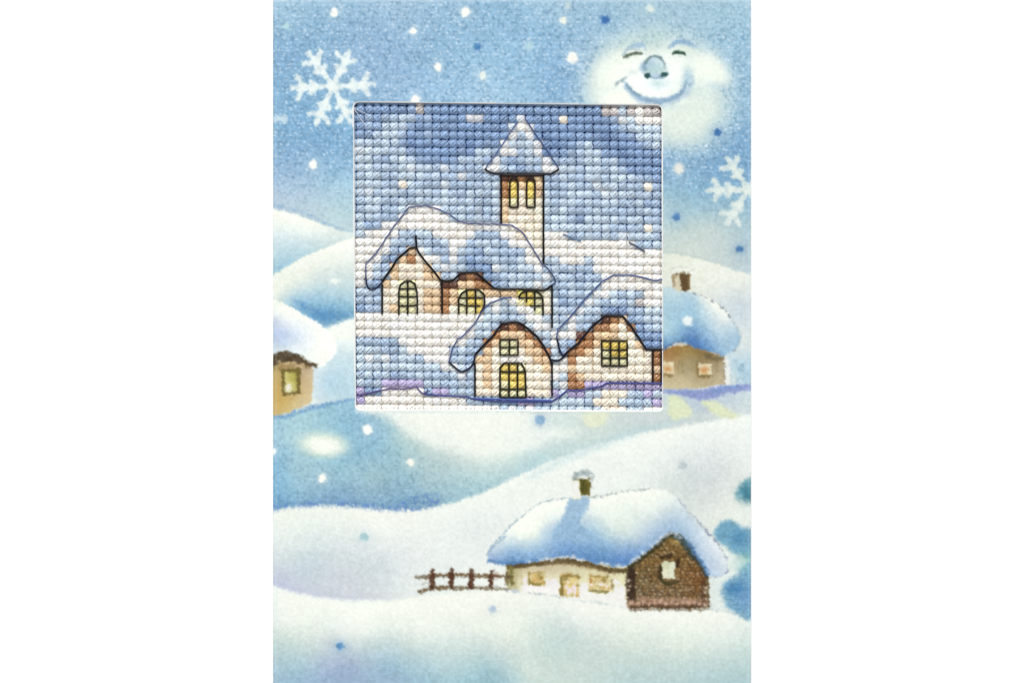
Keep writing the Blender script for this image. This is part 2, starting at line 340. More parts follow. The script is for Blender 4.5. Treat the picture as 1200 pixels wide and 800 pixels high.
# ---- big white slope
L_SLOPE = part('snow_slope', 0, 'wide white snow slope filling the lower half of the card')
slope_top = [(300, 600), (320, 598), (345, 593), (380, 591), (420, 593), (460, 597), (500, 595), (530, 589), (565, 577), (600, 561), (640, 542), (690, 524), (740, 510), (790, 500), (840, 492), (900, 482)]
fill(slope_top + [(900, 820), (300, 820)], None, 2.6, 1.8, sm=False, lab=L_SLOPE,
     field=shep([(330, 605, 234, 237, 226), (380, 600, 234, 238, 228), (430, 605, 236, 238, 228), (330, 630, 228, 234, 228), (440, 625, 234, 237, 230), (520, 610, 234, 238, 230), (560, 595, 234, 238, 230), (620, 565, 236, 239, 230), (700, 535, 234, 238, 230), (780, 515, 236, 239, 230), (860, 500, 236, 239, 232),
                 (520, 650, 230, 234, 228), (480, 660, 224, 228, 226), (440, 660, 212, 220, 222), (360, 660, 204, 216, 222), (325, 665, 208, 216, 222), (325, 680, 196, 200, 222), (350, 685, 204, 210, 222), (400, 692, 210, 214, 220), (440, 692, 216, 220, 222), (470, 685, 222, 228, 224),
                 (560, 620, 226, 230, 226), (730, 550, 234, 238, 230), (790, 540, 226, 231, 226), (850, 540, 222, 226, 222), (830, 560, 214, 219, 218), (800, 570, 214, 220, 216), (850, 600, 226, 230, 220), (865, 630, 224, 230, 222), (870, 530, 228, 232, 226),
                 (855, 650, 226, 234, 226), (840, 700, 222, 230, 224), (580, 690, 236, 239, 230)], 4))
fill([(300, 680), (320, 685), (340, 692), (370, 698), (410, 703), (460, 703), (500, 697), (560, 694), (600, 695), (650, 700), (735, 710), (830, 714), (900, 724), (900, 820), (300, 820)], None, 2.8, 1.6, sm=False, lab=L_SLOPE,
     field=shep([(330, 700, 237, 240, 231), (400, 715, 238, 242, 232), (500, 710, 238, 240, 228), (600, 710, 234, 237, 226), (330, 730, 230, 235, 226), (420, 735, 235, 239, 230), (500, 735, 235, 239, 229), (600, 740, 230, 235, 222), (680, 725, 230, 234, 226), (760, 728, 232, 236, 226), (850, 735, 230, 235, 226),
                 (325, 748, 204, 220, 214), (360, 755, 206, 220, 216), (420, 755, 208, 220, 218), (480, 760, 206, 220, 216), (560, 755, 212, 224, 218), (590, 770, 200, 216, 214),
                 (325, 775, 178, 202, 214), (350, 785, 164, 196, 216), (380, 780, 174, 192, 216), (410, 780, 164, 182, 212), (430, 792, 160, 186, 212), (450, 780, 158, 190, 214), (500, 788, 172, 202, 216), (540, 790, 176, 206, 214), (570, 792, 160, 196, 210), (600, 795, 180, 208, 214),
                 (630, 765, 206, 222, 214), (660, 745, 202, 218, 214), (640, 782, 208, 222, 214), (700, 758, 208, 220, 214), (670, 790, 206, 220, 212), (620, 785, 214, 226, 216), (740, 750, 218, 228, 216), (700, 785, 204, 218, 212), (760, 775, 200, 216, 212), (800, 760, 220, 230, 218), (820, 785, 192, 212, 212), (860, 780, 190, 212, 212), (870, 760, 208, 224, 218), (875, 793, 178, 204, 208), (740, 793, 190, 212, 212)], 4))
stroke([(320, 596), (345, 592), (380, 590), (420, 592), (460, 595), (495, 592), (515, 587)], [7, 6, 6, 6, 8, 12, 6], (84, 124, 196), 3, .8, grain=1.0)
stroke([(470, 590), (490, 585), (512, 579)], [6, 12, 4], (76, 128, 198), 4, .7, grain=.9)
stroke([(318, 598), (345, 595), (380, 594), (430, 597), (480, 600), (530, 592)], 3, (222, 228, 226), 2, .6, grain=1.2)
stroke([(600, 566), (650, 546), (720, 522), (800, 506), (880, 492)], [6, 12, 12, 9, 5], (238, 241, 232), 6, .5)
stroke([(320, 684), (350, 692), (400, 700), (450, 702)], [7, 9, 8, 4], (196, 200, 222), 5, .5, grain=1.0)
stroke([(620, 560), (660, 540), (730, 512), (800, 490)], [5, 8, 8, 3], (178, 212, 222), 6, .35)

# ---- right hill, house
fill([(760, 296), (790, 298), (812, 301), (840, 309), (862, 317), (900, 326), (900, 480), (760, 480)], None, 1.8, .8, sm=False, lab=L_H3,
     field=shep([(790, 305, 226, 230, 214), (830, 315, 230, 232, 218), (865, 328, 228, 231, 220), (820, 335, 228, 230, 216), (850, 340, 222, 227, 222), (872, 345, 216, 222, 220), (865, 365, 206, 218, 224), (873, 385, 214, 222, 222), (873, 400, 218, 226, 222), (780, 325, 222, 226, 212), (862, 430, 176, 206, 224), (872, 440, 172, 204, 222), (872, 420, 200, 218, 226), (853, 440, 226, 230, 220), (873, 455, 190, 208, 224), (800, 460, 200, 210, 216)], 4))
stroke([(776, 296), (800, 297), (818, 302), (842, 309)], [1.2, 1.6, 1.6, 1], (170, 184, 186), 1.2, .6, grain=.8)
fill([(776, 458), (900, 452), (900, 484), (776, 486)], None, 2, .8, sm=False, lab=L_FIELD,
     field=shep([(780, 475, 206, 218, 214), (815, 478, 194, 206, 216), (835, 485, 206, 212, 214), (870, 470, 208, 220, 222), (850, 465, 196, 210, 222)]))
for P in [[(784, 466), (796, 464), (812, 484), (800, 490), (786, 490)], [(822, 470), (834, 468), (848, 476), (866, 488), (850, 490), (836, 484)]]:
    fill(P, (222, 228, 186), 3, 1, alpha=.85, lab=L_GLOW)
fill([(684, 483), (712, 483), (708, 497), (688, 499)], (226, 230, 196), 3.5, 1, alpha=.75, lab=L_GLOW)
L_HOUSE2 = part('house', 0, 'tan cottage with two lit windows right of the stitched window')
fill([(760, 416), (776, 411), (797, 402), (818, 408), (848, 418), (849, 450), (815, 455), (760, 457)], None, 1.0, .4, sm=False, lab=L_HOUSE2,
     field=shep([(780, 418, 172, 132, 86), (795, 408, 156, 122, 64), (805, 412, 162, 136, 84), (830, 418, 140, 118, 78), (805, 430, 172, 156, 118), (812, 445, 186, 170, 132), (790, 448, 196, 180, 140), (842, 430, 176, 160, 128), (845, 445, 190, 176, 142), (830, 447, 186, 168, 130), (778, 450, 200, 186, 146), (800, 452, 208, 194, 156)], 4))
stroke([(848.5, 420), (848.5, 450)], 1.5, (150, 126, 100), .8, .8, sm=False)
stroke([(828, 416), (838, 420), (848, 419)], [5, 5, 3], (110, 96, 62), 1.6, .7)
for xx in (795, 800, 840, 817): stroke([(xx, 422), (xx, 436)], 2, (140, 126, 84), 1.4, .6, sm=False)
L_R2 = part('roof', L_HOUSE2, 'rounded snow roof shaded blue')
roof2 = [(765, 336), (776, 335), (790, 338), (806, 342), (820, 345), (834, 351), (848, 362), (858, 374), (866, 388), (868, 397), (862, 408), (854, 415), (846, 417), (836, 412), (818, 409), (800, 401), (786, 406), (772, 412), (762, 414)]
fill(roof2, None, 1.2, .4, lab=L_R2,
     field=shep([(780, 345, 190, 214, 222), (785, 365, 164, 200, 222), (800, 350, 186, 212, 226), (812, 352, 160, 196, 222), (825, 350, 236, 238, 228), (838, 361, 234, 238, 230), (848, 375, 226, 232, 228), (845, 390, 188, 212, 228), (860, 395, 160, 194, 222), (855, 408, 172, 202, 226), (830, 375, 186, 212, 226), (815, 368, 168, 202, 224), (820, 385, 148, 188, 222), (808, 392, 84, 134, 206), (815, 400, 78, 128, 200), (832, 402, 112, 158, 214), (842, 410, 140, 180, 220), (800, 380, 150, 192, 222), (795, 396, 112, 162, 210), (780, 390, 176, 208, 224), (780, 404, 92, 146, 206)], 4))
stroke([(812, 344), (826, 348), (842, 357), (856, 372), (866, 388), (868, 398), (860, 411)], [1.5, 2, 2, 2, 2.4, 2, 1.5], (126, 130, 140), .9, .75, grain=1.2)
stroke([(776, 410), (788, 403), (798, 400), (806, 404), (820, 408), (834, 412), (848, 417)], [2.5, 2, 2, 2, 2, 2], (86, 78, 96), 1, .7, grain=.9)
blob(806, 376, 6, 6, (234, 240, 236), .95, hard=.3)
for p in [(798, 404), (792, 403)]: blob(*p, 2.5, 1.5, (240, 232, 214), .8)
L_C2 = part('chimney', L_HOUSE2, 'brown chimney with a snow cap')
fill([(789, 322), (808, 321), (808, 339), (799, 341), (789, 338)], (214, 204, 176), 1, .4, sm=False, lab=L_C2)
fill([(797, 321), (808.5, 320.5), (808.5, 338), (803, 342), (798, 339)], (98, 76, 44), 1, .4, sm=False, lab=L_C2)
stroke([(789, 323), (789, 337)], 2.2, (150, 126, 86), .8, .8, sm=False); stroke([(807.5, 322), (807.5, 338)], 1.6, (160, 136, 90), .8, .7, sm=False); stroke([(789, 322), (802, 319.5)], 2, (120, 98, 62), .8, .8, sm=False)
stroke([(785, 318), (793, 315), (804, 315), (811, 318), (812, 324)], [3, 4, 4, 4, 2], (232, 233, 220), 1.2, .9, lab=L_C2); stroke([(784, 320), (789, 314), (804, 313), (813, 317)], 1, (190, 190, 178), .8, .5)
for k, (a, b, c, d) in enumerate([(777, 789.5, 424, 438), (819, 834, 426, 439)]):
    w = part('window', L_HOUSE2, None)
    fill([(a - 3, b - b + c + 1), (b - 3, c + 1), (b - 3, d + 3), (a - 3, d + 3)], (132, 110, 62), 1.4, .4, sm=False, alpha=.6)
    fill([(a, c), (b, c), (b, d), (a, d)], (226, 220, 186), .9, .4, sm=False, lab=w)
    blob((a + b) / 2 - 1, (c + d) / 2 + 1, 4.6, 4, (206, 146, 86), .95, lab=None)
    fill([(a, d), (b, d), (b, d + 2.5), (a, d + 2.5)], (128, 106, 62), .9, .4, sm=False, alpha=.65)
L_SH2 = part('snow_drift', 0, 'blue-violet strip of drifted snow along the foot of the right house')
fill([(770, 457), (800, 456), (820, 457), (845, 452), (880, 450), (884, 455), (850, 462), (830, 468), (815, 467), (798, 463), (778, 460)], (136, 148, 214), 2.4, 1, alpha=.85, lab=L_SH2)
stroke([(835, 458), (850, 454), (868, 453)], [3, 4, 2], (116, 152, 214), 2.2, .7)
speckle((((X - 864) / 14) ** 2 + ((Y - 434) / 18) ** 2 < 1).astype(np.float32), .5, (214, 228, 236))
stroke([(851, 420), (853, 436), (852, 449)], 4.5, (236, 232, 222), 1.6, .8)

# ---- trees on the right edge
for (cx, cy, P, c1, c2, txt) in [
    (872, 579, [(862, 580), (868, 568), (874, 563), (884, 560), (888, 592), (876, 586)], (70, 142, 170), (34, 104, 136), 'small teal fir tree top at the right edge, highest of three'),
    (862, 628, [(838, 622), (846, 611), (858, 610), (870, 618), (886, 622), (886, 652), (868, 650), (852, 640), (842, 634)], (98, 160, 200), (66, 136, 192), 'soft blue fir tree at the right edge, middle of three'),
    (864, 688, [(846, 690), (850, 682), (862, 676), (870, 664), (886, 660), (886, 722), (862, 718), (852, 708)], (98, 158, 202), (52, 124, 186), 'blue fir tree beside the brick gable, lowest of three')]:
    t = part('fir_tree', 0, txt)
    fill(P, c1, 4, 2.4, lab=t, alpha=.9)
    blob(cx + 4, cy + 2, 8, 7, c2, .7)
blob(868, 580, 4, 3, (180, 216, 224), .5); blob(876, 653, 9, 5, (132, 186, 188), .75); blob(872, 664, 8, 5, (148, 196, 200), .6); blob(861, 690, 9, 5, (52, 124, 190), .8); blob(874, 700, 9, 10, (104, 154, 212), .8)
speckle((((X - 868) / 22) ** 2 + ((Y - 695) / 26) ** 2 < 1).astype(np.float32), .5, (190, 218, 238))
blob(866, 600, 9, 7, (228, 234, 224), .6)
stroke([(832, 714), (850, 716), (880, 722)], 1.6, (170, 184, 190), 1.2, .6, grain=1)

# ---- large house
L_BIG = part('house', 0, 'long cottage with a brick gable and snow roof, largest on the card')
fill([(592, 660), (604, 655), (735, 660), (735, 710), (690, 702), (650, 698), (604, 692), (594, 690)], None, 1.1, .5, sm=False, lab=L_BIG,
     field=shep([(598, 675, 176, 168, 120), (608, 675, 222, 212, 172), (614, 688, 236, 232, 204), (640, 665, 206, 190, 158), (648, 680, 234, 230, 198), (650, 694, 240, 236, 206), (685, 668, 214, 204, 166), (688, 685, 232, 230, 190), (690, 697, 236, 234, 196), (725, 675, 222, 216, 176), (728, 690, 232, 228, 188), (725, 703, 236, 234, 200)]))
stroke([(604, 664), (604, 688)], 3, (196, 178, 130), 1.4, .6, sm=False); stroke([(610, 664), (612, 684)], 1.8, (200, 184, 146), 1.2, .5, sm=False)
L_BR = part('roof', L_BIG, 'sweeping snow roof, white above and blue along the eaves')
roofP = [(571, 649), (575, 641), (588, 627), (604, 611), (620, 598), (634, 589), (650, 585), (672, 582), (700, 581), (730, 576), (762, 572), (780, 574), (794, 583), (808, 602), (826, 622), (842, 640), (851, 655), (853, 667), (847, 675), (838, 677), (830, 673),
         (818, 655), (804, 640), (787, 625), (776, 632), (760, 645), (745, 656), (735, 663), (722, 664), (700, 661), (682, 655), (664, 652), (646, 654), (630, 658), (604, 661), (584, 660), (574, 655)]
fill(roofP, None, 1.2, .5, sm=False, lab=L_BR,
     field=shep([(580, 640, 206, 220, 226), (600, 618, 240, 243, 232), (625, 600, 242, 244, 234), (650, 593, 240, 242, 232), (655, 606, 228, 236, 232), (630, 620, 240, 242, 226), (610, 632, 222, 232, 226), (598, 640, 176, 204, 230), (577, 650, 160, 184, 220), (590, 650, 140, 178, 222), (620, 644, 148, 186, 226), (640, 636, 168, 200, 230),
                 (600, 657, 100, 148, 208), (630, 652, 128, 170, 218), (660, 646, 112, 158, 220), (680, 640, 134, 176, 224), (700, 632, 148, 188, 224), (690, 652, 92, 144, 208), (715, 656, 92, 144, 210), (730, 650, 114, 158, 220), (740, 655, 92, 142, 212), (665, 625, 152, 190, 226), (690, 615, 182, 208, 226), (645, 625, 182, 208, 230), (655, 615, 190, 212, 230),
                 (712, 590, 236, 240, 230), (740, 585, 238, 241, 230), (770, 580, 236, 240, 230), (700, 605, 226, 234, 228), (740, 605, 222, 232, 224), (720, 625, 206, 222, 222), (745, 630, 196, 214, 224), (770, 600, 222, 230, 226), (765, 620, 184, 204, 224), (755, 642, 138, 174, 220), (785, 612, 176, 200, 224), (795, 600, 206, 220, 226), (805, 625, 178, 202, 226), (820, 640, 196, 212, 228), (830, 655, 196, 212, 230), (845, 662, 212, 222, 230), (836, 672, 196, 212, 230), (820, 615, 208, 220, 228), (812, 644, 140, 172, 210)], 4))
fill([(669, 583), (690, 583), (686, 600), (680, 612), (700, 632), (650, 632), (650, 620), (660, 604)], (150, 186, 222), 2.4, .8, alpha=.85)
stroke([(573, 656), (584, 659.5), (604, 660), (628, 656)], [4, 4, 5, 3], (76, 126, 196), 1.6, .75)
stroke([(571, 650), (577, 640), (588, 627), (604, 611), (620, 598), (634, 589), (650, 585), (667, 583)], [2.6, 2.4, 1.8, 1.4, 1.4, 1.6, 1.6, 1.2], (130, 156, 180), .9, .75, grain=.7)
stroke([(574, 645), (592, 628)], 2, (122, 164, 204), 1.2, .5)
stroke([(690, 582), (705, 581), (722, 577), (740, 575), (762, 572)], [2, 2.6, 2.6, 2, 1.2], (158, 170, 172), 1, .75, grain=1)
stroke([(795, 584), (806, 598), (816, 608), (828, 622), (840, 636), (849, 650), (853, 664), (848, 674), (836, 677)], [1, 1.4, 2, 2.2, 2, 1.8, 1.6, 1.8, 1.5], (138, 146, 176), .9, .75, grain=.9)
stroke([(826, 618), (838, 632), (846, 644)], 2.4, (136, 138, 168), 1.1, .5, grain=1.3)
# eave
L_EAVE = part('eave', L_BIG, 'dark brown shadow board under the snow')
stroke([(596, 663.5), (612, 662.5), (630, 660.5), (646, 658), (664, 657), (684, 660), (702, 665), (720, 668), (736, 668)], [4.5, 5, 5.5, 6.5, 7, 6.5, 6, 5.5, 5], (84, 66, 34), 1.3, .95, lab=L_EAVE, grain=.15)
stroke([(640, 660), (664, 660), (690, 665), (720, 671)], [2, 3, 4, 2], (160, 134, 92), 1.8, .5)
for p in [(620, 658), (634, 656), (641, 654), (647, 656), (660, 653), (672, 652), (678, 655), (682, 656), (704, 660), (712, 661), (724, 663), (731, 664)]: blob(p[0], p[1] - .5, 2.6, 1.3, (232, 230, 226), .9)
# windows and door of the long wall
def old_window(a, b, c, d, lab, n):
    fill([(a, c), (b, c), (b, d), (a, d)], (218, 196, 142), 1.1, .5, sm=False, lab=lab)
    r = random.Random(n)
    for _ in range(int((b - a) * (d - c) / 12)):
        blob(r.uniform(a, b), r.uniform(c, d), r.uniform(1.2, 2.4), r.uniform(1.2, 2.4), r.choice([(132, 112, 52), (196, 142, 72), (236, 226, 180), (228, 214, 152), (206, 160, 84)]), .8)
L_WA, L_DR, L_WB = part('window', L_BIG, 'small olive and orange window left of the door'), part('door', L_BIG, 'pale door with olive frame'), part('window', L_BIG, 'wide orange-lit window right of the door')
old_window(619, 638, 669.5, 683.5, L_WA, 1); stroke([(620, 670), (620, 683), (634, 684)], 2, (124, 106, 46), 1, .8, sm=False); stroke([(622, 671), (637, 669.5)], 2, (158, 140, 80), 1, .7, sm=False)
old_window(657, 678, 673, 698, L_DR, 2); fill([(663, 681), (676, 681), (675, 696), (664, 696)], (234, 222, 170), 1.4, .5, sm=False, alpha=.8); stroke([(658, 677), (658, 695)], 4, (128, 112, 52), 1.2, .85, sm=False); stroke([(659, 674.5), (678, 674.5)], 2.6, (132, 114, 58), 1.1, .8, sm=False); blob(669, 684, 2, 3, (214, 178, 96), .9)
old_window(692, 714, 674, 690, L_WB, 3); stroke([(691, 691.5), (712, 693)], 3, (128, 114, 62), 1.2, .8, sm=False); stroke([(717.5, 678), (717.5, 690)], 2.4, (136, 112, 74), 1.1, .8, sm=False); stroke([(692, 674), (692, 682)], 2.4, (176, 118, 54), 1.1, .8, sm=False); stroke([(692, 674), (712, 676)], 1.8, (150, 130, 66), 1.1, .7, sm=False); stroke([(700, 683), (712, 686)], 4, (236, 230, 196), 1.6, .7)
L_PO = part('post', L_BIG, 'olive corner post')
stroke([(599.5, 664), (599.5, 683)], 4.5, (120, 110, 58), 1.2, .9, sm=False, lab=L_PO); stroke([(594, 671), (594, 684)], 4, (116, 96, 56), 1.2, .8, sm=False, lab=L_PO)
stroke([(594, 691), (612, 694), (630, 695), (650, 698), (662, 700)], [2, 3, 3, 2, 1], (176, 188, 206), 1.3, .75, grain=1.2)
stroke([(668, 703), (700, 706), (735, 712)], [1.5, 2, 2], (186, 192, 198), 1.3, .6, grain=1)
# brick gable
L_GB = part('gable_wall', L_BIG, 'brown brick gable with stone footing')
gable = [(735, 664), (760, 647), (787, 627), (800, 638), (814, 652), (831, 674), (831.5, 711), (738, 712), (735, 709)]
fill(gable, None, 1.0, .5, sm=False, lab=L_GB,
     field=shep([(787, 635, 150, 112, 50), (765, 655, 140, 108, 56), (750, 668, 132, 104, 58), (785, 645, 146, 114, 54), (805, 655, 144, 108, 52), (755, 690, 158, 134, 98), (770, 685, 158, 128, 84), (805, 672, 150, 102, 48), (815, 680, 152, 94, 44), (800, 690, 160, 122, 74), (785, 695, 160, 126, 88), (770, 705, 122, 90, 60), (820, 700, 124, 92, 58)], 4))
sg_ = LAB == L_GB; IMG[sg_] = IMG[sg_] * np.array([.86, .92, 1.0], dtype=np.float32)
r = random.Random(5)
for j, yy in enumerate(np.arange(634, 712, 4.1)):
    for i, xx in enumerate(np.arange(738, 832, 5.4)):
        bx = xx + (j % 2) * 2.7 + r.uniform(-1.3, 1.3); by = yy + r.uniform(-.9, .9)
        slx = (abs(bx - 787) < (by - 627) * 1.2 - 3)
        if not slx or bx > 830: continue
        blob(bx - 2.7, by + .4, 1.2, 2.2, (70, 46, 20), r.uniform(.2, .75)); blob(bx, by + 2.1, 2.6, .8, (70, 48, 22), r.uniform(.2, .75))
        c = r.choice([(206, 172, 128), (214, 184, 146), (196, 152, 92), (176, 128, 66), (216, 188, 160)])
        blob(bx, by - .2, 1.7, 1.1, c, r.uniform(.35, .85))
for i, xx in enumerate(np.arange(741, 829, 6.6)):
    blob(xx + 3.2, 707, 1.6, 3.2, (66, 40, 22), .9); blob(xx, 706 + r.uniform(-1, 1), 2.9, 2.1, (216, 176, 152), .95); blob(xx + 1.5, 701.5 + r.uniform(-1, 1), 2.4, 1.5, (208, 168, 138), .7)
stroke([(740, 711), (786, 711.5), (830, 710.5)], 2.6, (64, 42, 24), .9, .8, grain=.8)
stroke([(740, 669), (739, 684), (740, 699)], [9, 11, 9], (46, 30, 18), 1.6, .95, sm=True, grain=.2)
stroke([(741, 671), (742, 694)], [2, 6, 2], (66, 42, 26), 1.6, .6, sm=False, grain=.6)
stroke([(825, 682), (825, 706)], 7, (78, 50, 28), 1.6, .8, sm=False, grain=.5); stroke([(829, 678), (829.5, 704)], 2.6, (112, 100, 66), 1, .8, sm=False)
for p in [(737, 680), (738, 686), (735, 700), (827, 688), (827, 693), (827, 701), (735, 709), (826, 709), (736, 691)]: blob(*p, 1.7, 1.4, (224, 206, 182), .85)
stroke([(736, 665), (750, 655), (766, 643), (780, 630), (787, 626)], [3.5, 5.5, 5.5, 5, 6], (50, 46, 22), 1.1, .95, grain=.25)
stroke([(785, 625), (797, 631), (808, 644), (818, 657), (828, 674)], [5, 9, 9, 7, 4], (44, 52, 44), 1.6, .92, grain=.25)
stroke([(806, 636), (818, 652), (830, 672)], [3, 4.5, 4], (84, 132, 196), 1.8, .75)
for p in [(787, 624), (782, 626), (776, 629), (793, 625), (771, 634), (764, 638), (754, 647), (748, 652), (797, 629), (740, 658), (743, 655)]: blob(p[0], p[1] + .5, 2.3, 1.5, (228, 230, 230), .85)
blob(793, 634.5, 3.5, 1.3, (206, 176, 110), .8)
L_GW = part('window', L_BIG, 'pale gable window with dark shutters')
stroke([(774, 662), (774, 678)], 4.5, (58, 44, 20), 1.2, .9, sm=False, lab=L_GW); stroke([(775, 653), (786, 650.5)], 5, (58, 40, 20), 1.3, .9, sm=False, lab=L_GW); stroke([(794, 656), (794, 662)], 5, (60, 36, 20), 1.2, .95, sm=False, lab=L_GW); stroke([(776, 681), (784, 684), (793, 681)], [3, 5.5, 3], (66, 58, 26), 1.2, .9, lab=L_GW)
fill([(776, 658), (791, 657.5), (790.5, 678), (776.5, 677)], None, .9, .4, sm=False, lab=L_GW, field=shep([(779, 660, 206, 206, 166), (788, 662, 222, 224, 200), (780, 672, 232, 230, 208), (788, 675, 216, 220, 190)]))
stroke([(783, 659), (783, 677)], 1, (196, 194, 152), .8, .6, sm=False)
L_CH = part('chimney', L_BIG, 'cream and dark olive chimney with grey snow cap')
fill([(669, 562), (681, 561), (681, 584), (671, 586)], (234, 232, 198), 1.3, .6, sm=False, lab=L_CH)
fill([(679, 561), (692, 560), (691, 579), (681, 580)], (96, 88, 34), 1.0, .6, sm=False, lab=L_CH)
stroke([(690, 562), (690, 578)], 2.4, (120, 104, 46), 1, .7, sm=False); stroke([(684, 563), (683, 576)], 1.6, (66, 62, 26), 1, .7, sm=False)
stroke([(672, 561), (676, 556), (684, 554), (692, 556), (694, 561)], [3, 6, 7, 6, 3], (138, 152, 158), 2.4, .85, lab=L_CH, grain=.5); stroke([(673, 561), (682, 561)], 1.6, (120, 118, 104), 1, .7, sm=False)
stroke([(691, 562), (694, 572)], 1.4, (206, 206, 196), 1, .7, sm=False)

# ---- fence
L_FE = part('fence', 0, 'brown rail fence standing in the snow left of the big house')
L_RAIL1, L_RAIL2 = part('rail', L_FE, 'upper rail'), part('rail', L_FE, 'lower rail')
stroke([(487, 676), (500, 675.5), (515, 674), (530, 673.5), (552, 673.5), (568, 674.5), (583, 673.5)], [2.4, 4.8, 4.8, 4.8, 4.8, 4.2, 3.4], (100, 74, 42), 1.1, .9, lab=L_RAIL1, grain=.35)
stroke([(488, 675), (500, 675)], 2.4, (150, 150, 144), 1.2, .6)
stroke([(492, 692.5), (506, 689.5), (522, 688), (540, 688.5), (556, 688), (576, 689)], [3.8, 4.8, 4.8, 4.6, 3.6, 2.4], (98, 76, 44), 1.1, .9, lab=L_RAIL2, grain=.35)
for (px, a, b, w) in [(506.5, 668, 689, 6.4), (529, 667, 687, 5.6), (552, 667, 688, 6.2), (575.5, 669, 686, 5.6)]:
    q = part('post', L_FE)
    stroke([(px + .5, a), (px, (a + b) / 2), (px - .2, b)], [w * .7, w, w * .85], (80, 46, 26), 1.1, .97, lab=q, grain=.15)
blob(581, 674, 3.2, 2.8, (120, 66, 44), .7)
stroke([(494, 684), (500, 682), (504, 684)], 1.4, (170, 160, 150), 1, .5); stroke([(580, 686), (592, 690), (600, 691)], 2, (168, 172, 176), 1.2, .6, grain=1)
stroke([(581, 675), (598, 675)], 3.2, (104, 80, 52), 1.2, .85, sm=False, lab=L_RAIL1); stroke([(576, 689), (597, 690)], 2.6, (128, 112, 84), 1.2, .7, sm=False, lab=L_RAIL2)
L_FE2 = LAB == L_FE
# body of the fence: the dim strip of ground between its rails
sl = (slice(690 - Y0, 692 - Y0), slice(520 - X0, 570 - X0)); LAB[sl] = L_FE

# ---- falling snow dots
white, pale, blue, teal, grey = (250, 248, 238), (206, 230, 236), (62, 126, 200), (160, 206, 222), (168, 188, 204)
dots = [(392, 15, 5, 6, white), (484, 37, 5, 5.5, white), (545.5, 14.5, 7, 7, white), (513.5, 78.5, 5, 6.5, white), (565.5, 88.5, 5.5, 6, (232, 238, 228)), (487, 117.5, 6, 7, white), (336, 30.5, 4.5, 4.5, (188, 222, 230)),
        (367, 193, 5.5, 7, white), (660.5, 24, 4.5, 5.5, (240, 240, 226)), (671, 67.5, 8, 7.5, (244, 243, 232)), (620.5, 55, 6.5, 6, (184, 216, 230)), (762, 10.5, 5.5, 5, (222, 232, 226)), (665.5, 7, 4, 5, (196, 214, 222)), (795.5, 198, 7.5, 8, (226, 226, 216)),
        (559, 54.5, 5, 4.5, (70, 136, 206)), (709, 23, 5.5, 5.5, (52, 112, 196)), (840.5, 155.5, 5.5, 5.5, (60, 120, 200)), (792.5, 254.5, 5.5, 5.5, (82, 136, 206)), (867, 292, 5, 5, (70, 124, 192)),
        (430.5, 503.5, 7, 7, white), (481, 542, 5.5, 5, (240, 240, 228)), (378, 560.5, 5.5, 6, (246, 244, 232)), (320.5, 528.5, 4, 5, white), (633, 492, 7, 7, (140, 178, 216)), (426.5, 629, 6.5, 5.5, (172, 204, 214)), (577, 713.5, 5, 5, (186, 204, 222)),
        (398.5, 757, 5.5, 5.5, (84, 146, 206)), (800.5, 545.5, 5.5, 5, (190, 202, 206)), (552, 53, 3, 3, (160, 200, 228))]
for (x, y, rx, ry, c) in dots:
    col = 'white' if sum(c) > 680 else ('blue' if c[0] < 100 else 'pale blue')
    q = part('snow_dot', 0, col + ' snow dot')
    blob(x, y, rx * 1.35, ry * 1.35, tuple(np.array(c) * .5 + np.array(IMG[min(int(y), Hh - 1), min(int(x) - X0, Ww - 1)]) * .5), .5)
    blob(x, y, rx * .85, ry * .85, c, .97, hard=.32, lab=q)

# ---- the print follows a coarse canvas: edges break up along its threads
wa, wb = vnoise(1.9, 2.4, seed=41), vnoise(2.4, 1.9, seed=43)
calm = np.where(((X - 770) / 60) ** 2 + ((Y - 85) / 40) ** 2 < 1, .55, .85)
sy_ = np.clip(np.round(Y - Y0 + calm * (1.45 * wa + .9 * N_EDGE)), 0, Hh - 1).astype(int); sx_ = np.clip(np.round(X - X0 + calm * (1.45 * wb + .9 * N_SPK)), 0, Ww - 1).astype(int)
warp = IMG[sy_, sx_]
def soft3(a):
    a = np.pad(a, ((1, 1), (1, 1), (0, 0)), mode='edge')
    a = (a[:-2] + 2 * a[1:-1] + a[2:]) / 4
    return (a[:, :-2] + 2 * a[:, 1:-1] + a[:, 2:]) / 4
IMG[:] = .3 * soft3(soft3(warp)) + .7 * warp
bl_ = sstep(215, 180, IMG[..., 0]); bl_ = (bl_ + np.roll(bl_, 3, 0) + np.roll(bl_, -3, 0) + np.roll(bl_, 3, 1) + np.roll(bl_, -3, 1)) / 5
speckle((skymask * .8 + .12) * bl_ * ((LAB == L_SKY) | (LAB == L_MOON)), .9, (222, 234, 244))
speckle(valley_mask * bl_ * (LAB == L_VAL), .32, (200, 222, 234))
weave = np.cos(X * 2 * math.pi / 3.1 + 1.2 * N_MED) * .5 + np.cos(Y * 2 * math.pi / 3.3 + 1.2 * N_BIG) * .5
# ---- overall paper grain
g = 1 + .012 * N_FINE + .014 * N_FINE2 + .010 * N_MED + .010 * N_SPK
blue_amt = np.clip((225 - IMG[..., 0]) / 110, 0, 1)
IMG *= (g + blue_amt * (.035 * N_FINE + .045 * N_SPK + .03 * N_MED + .022 * weave))[..., None]
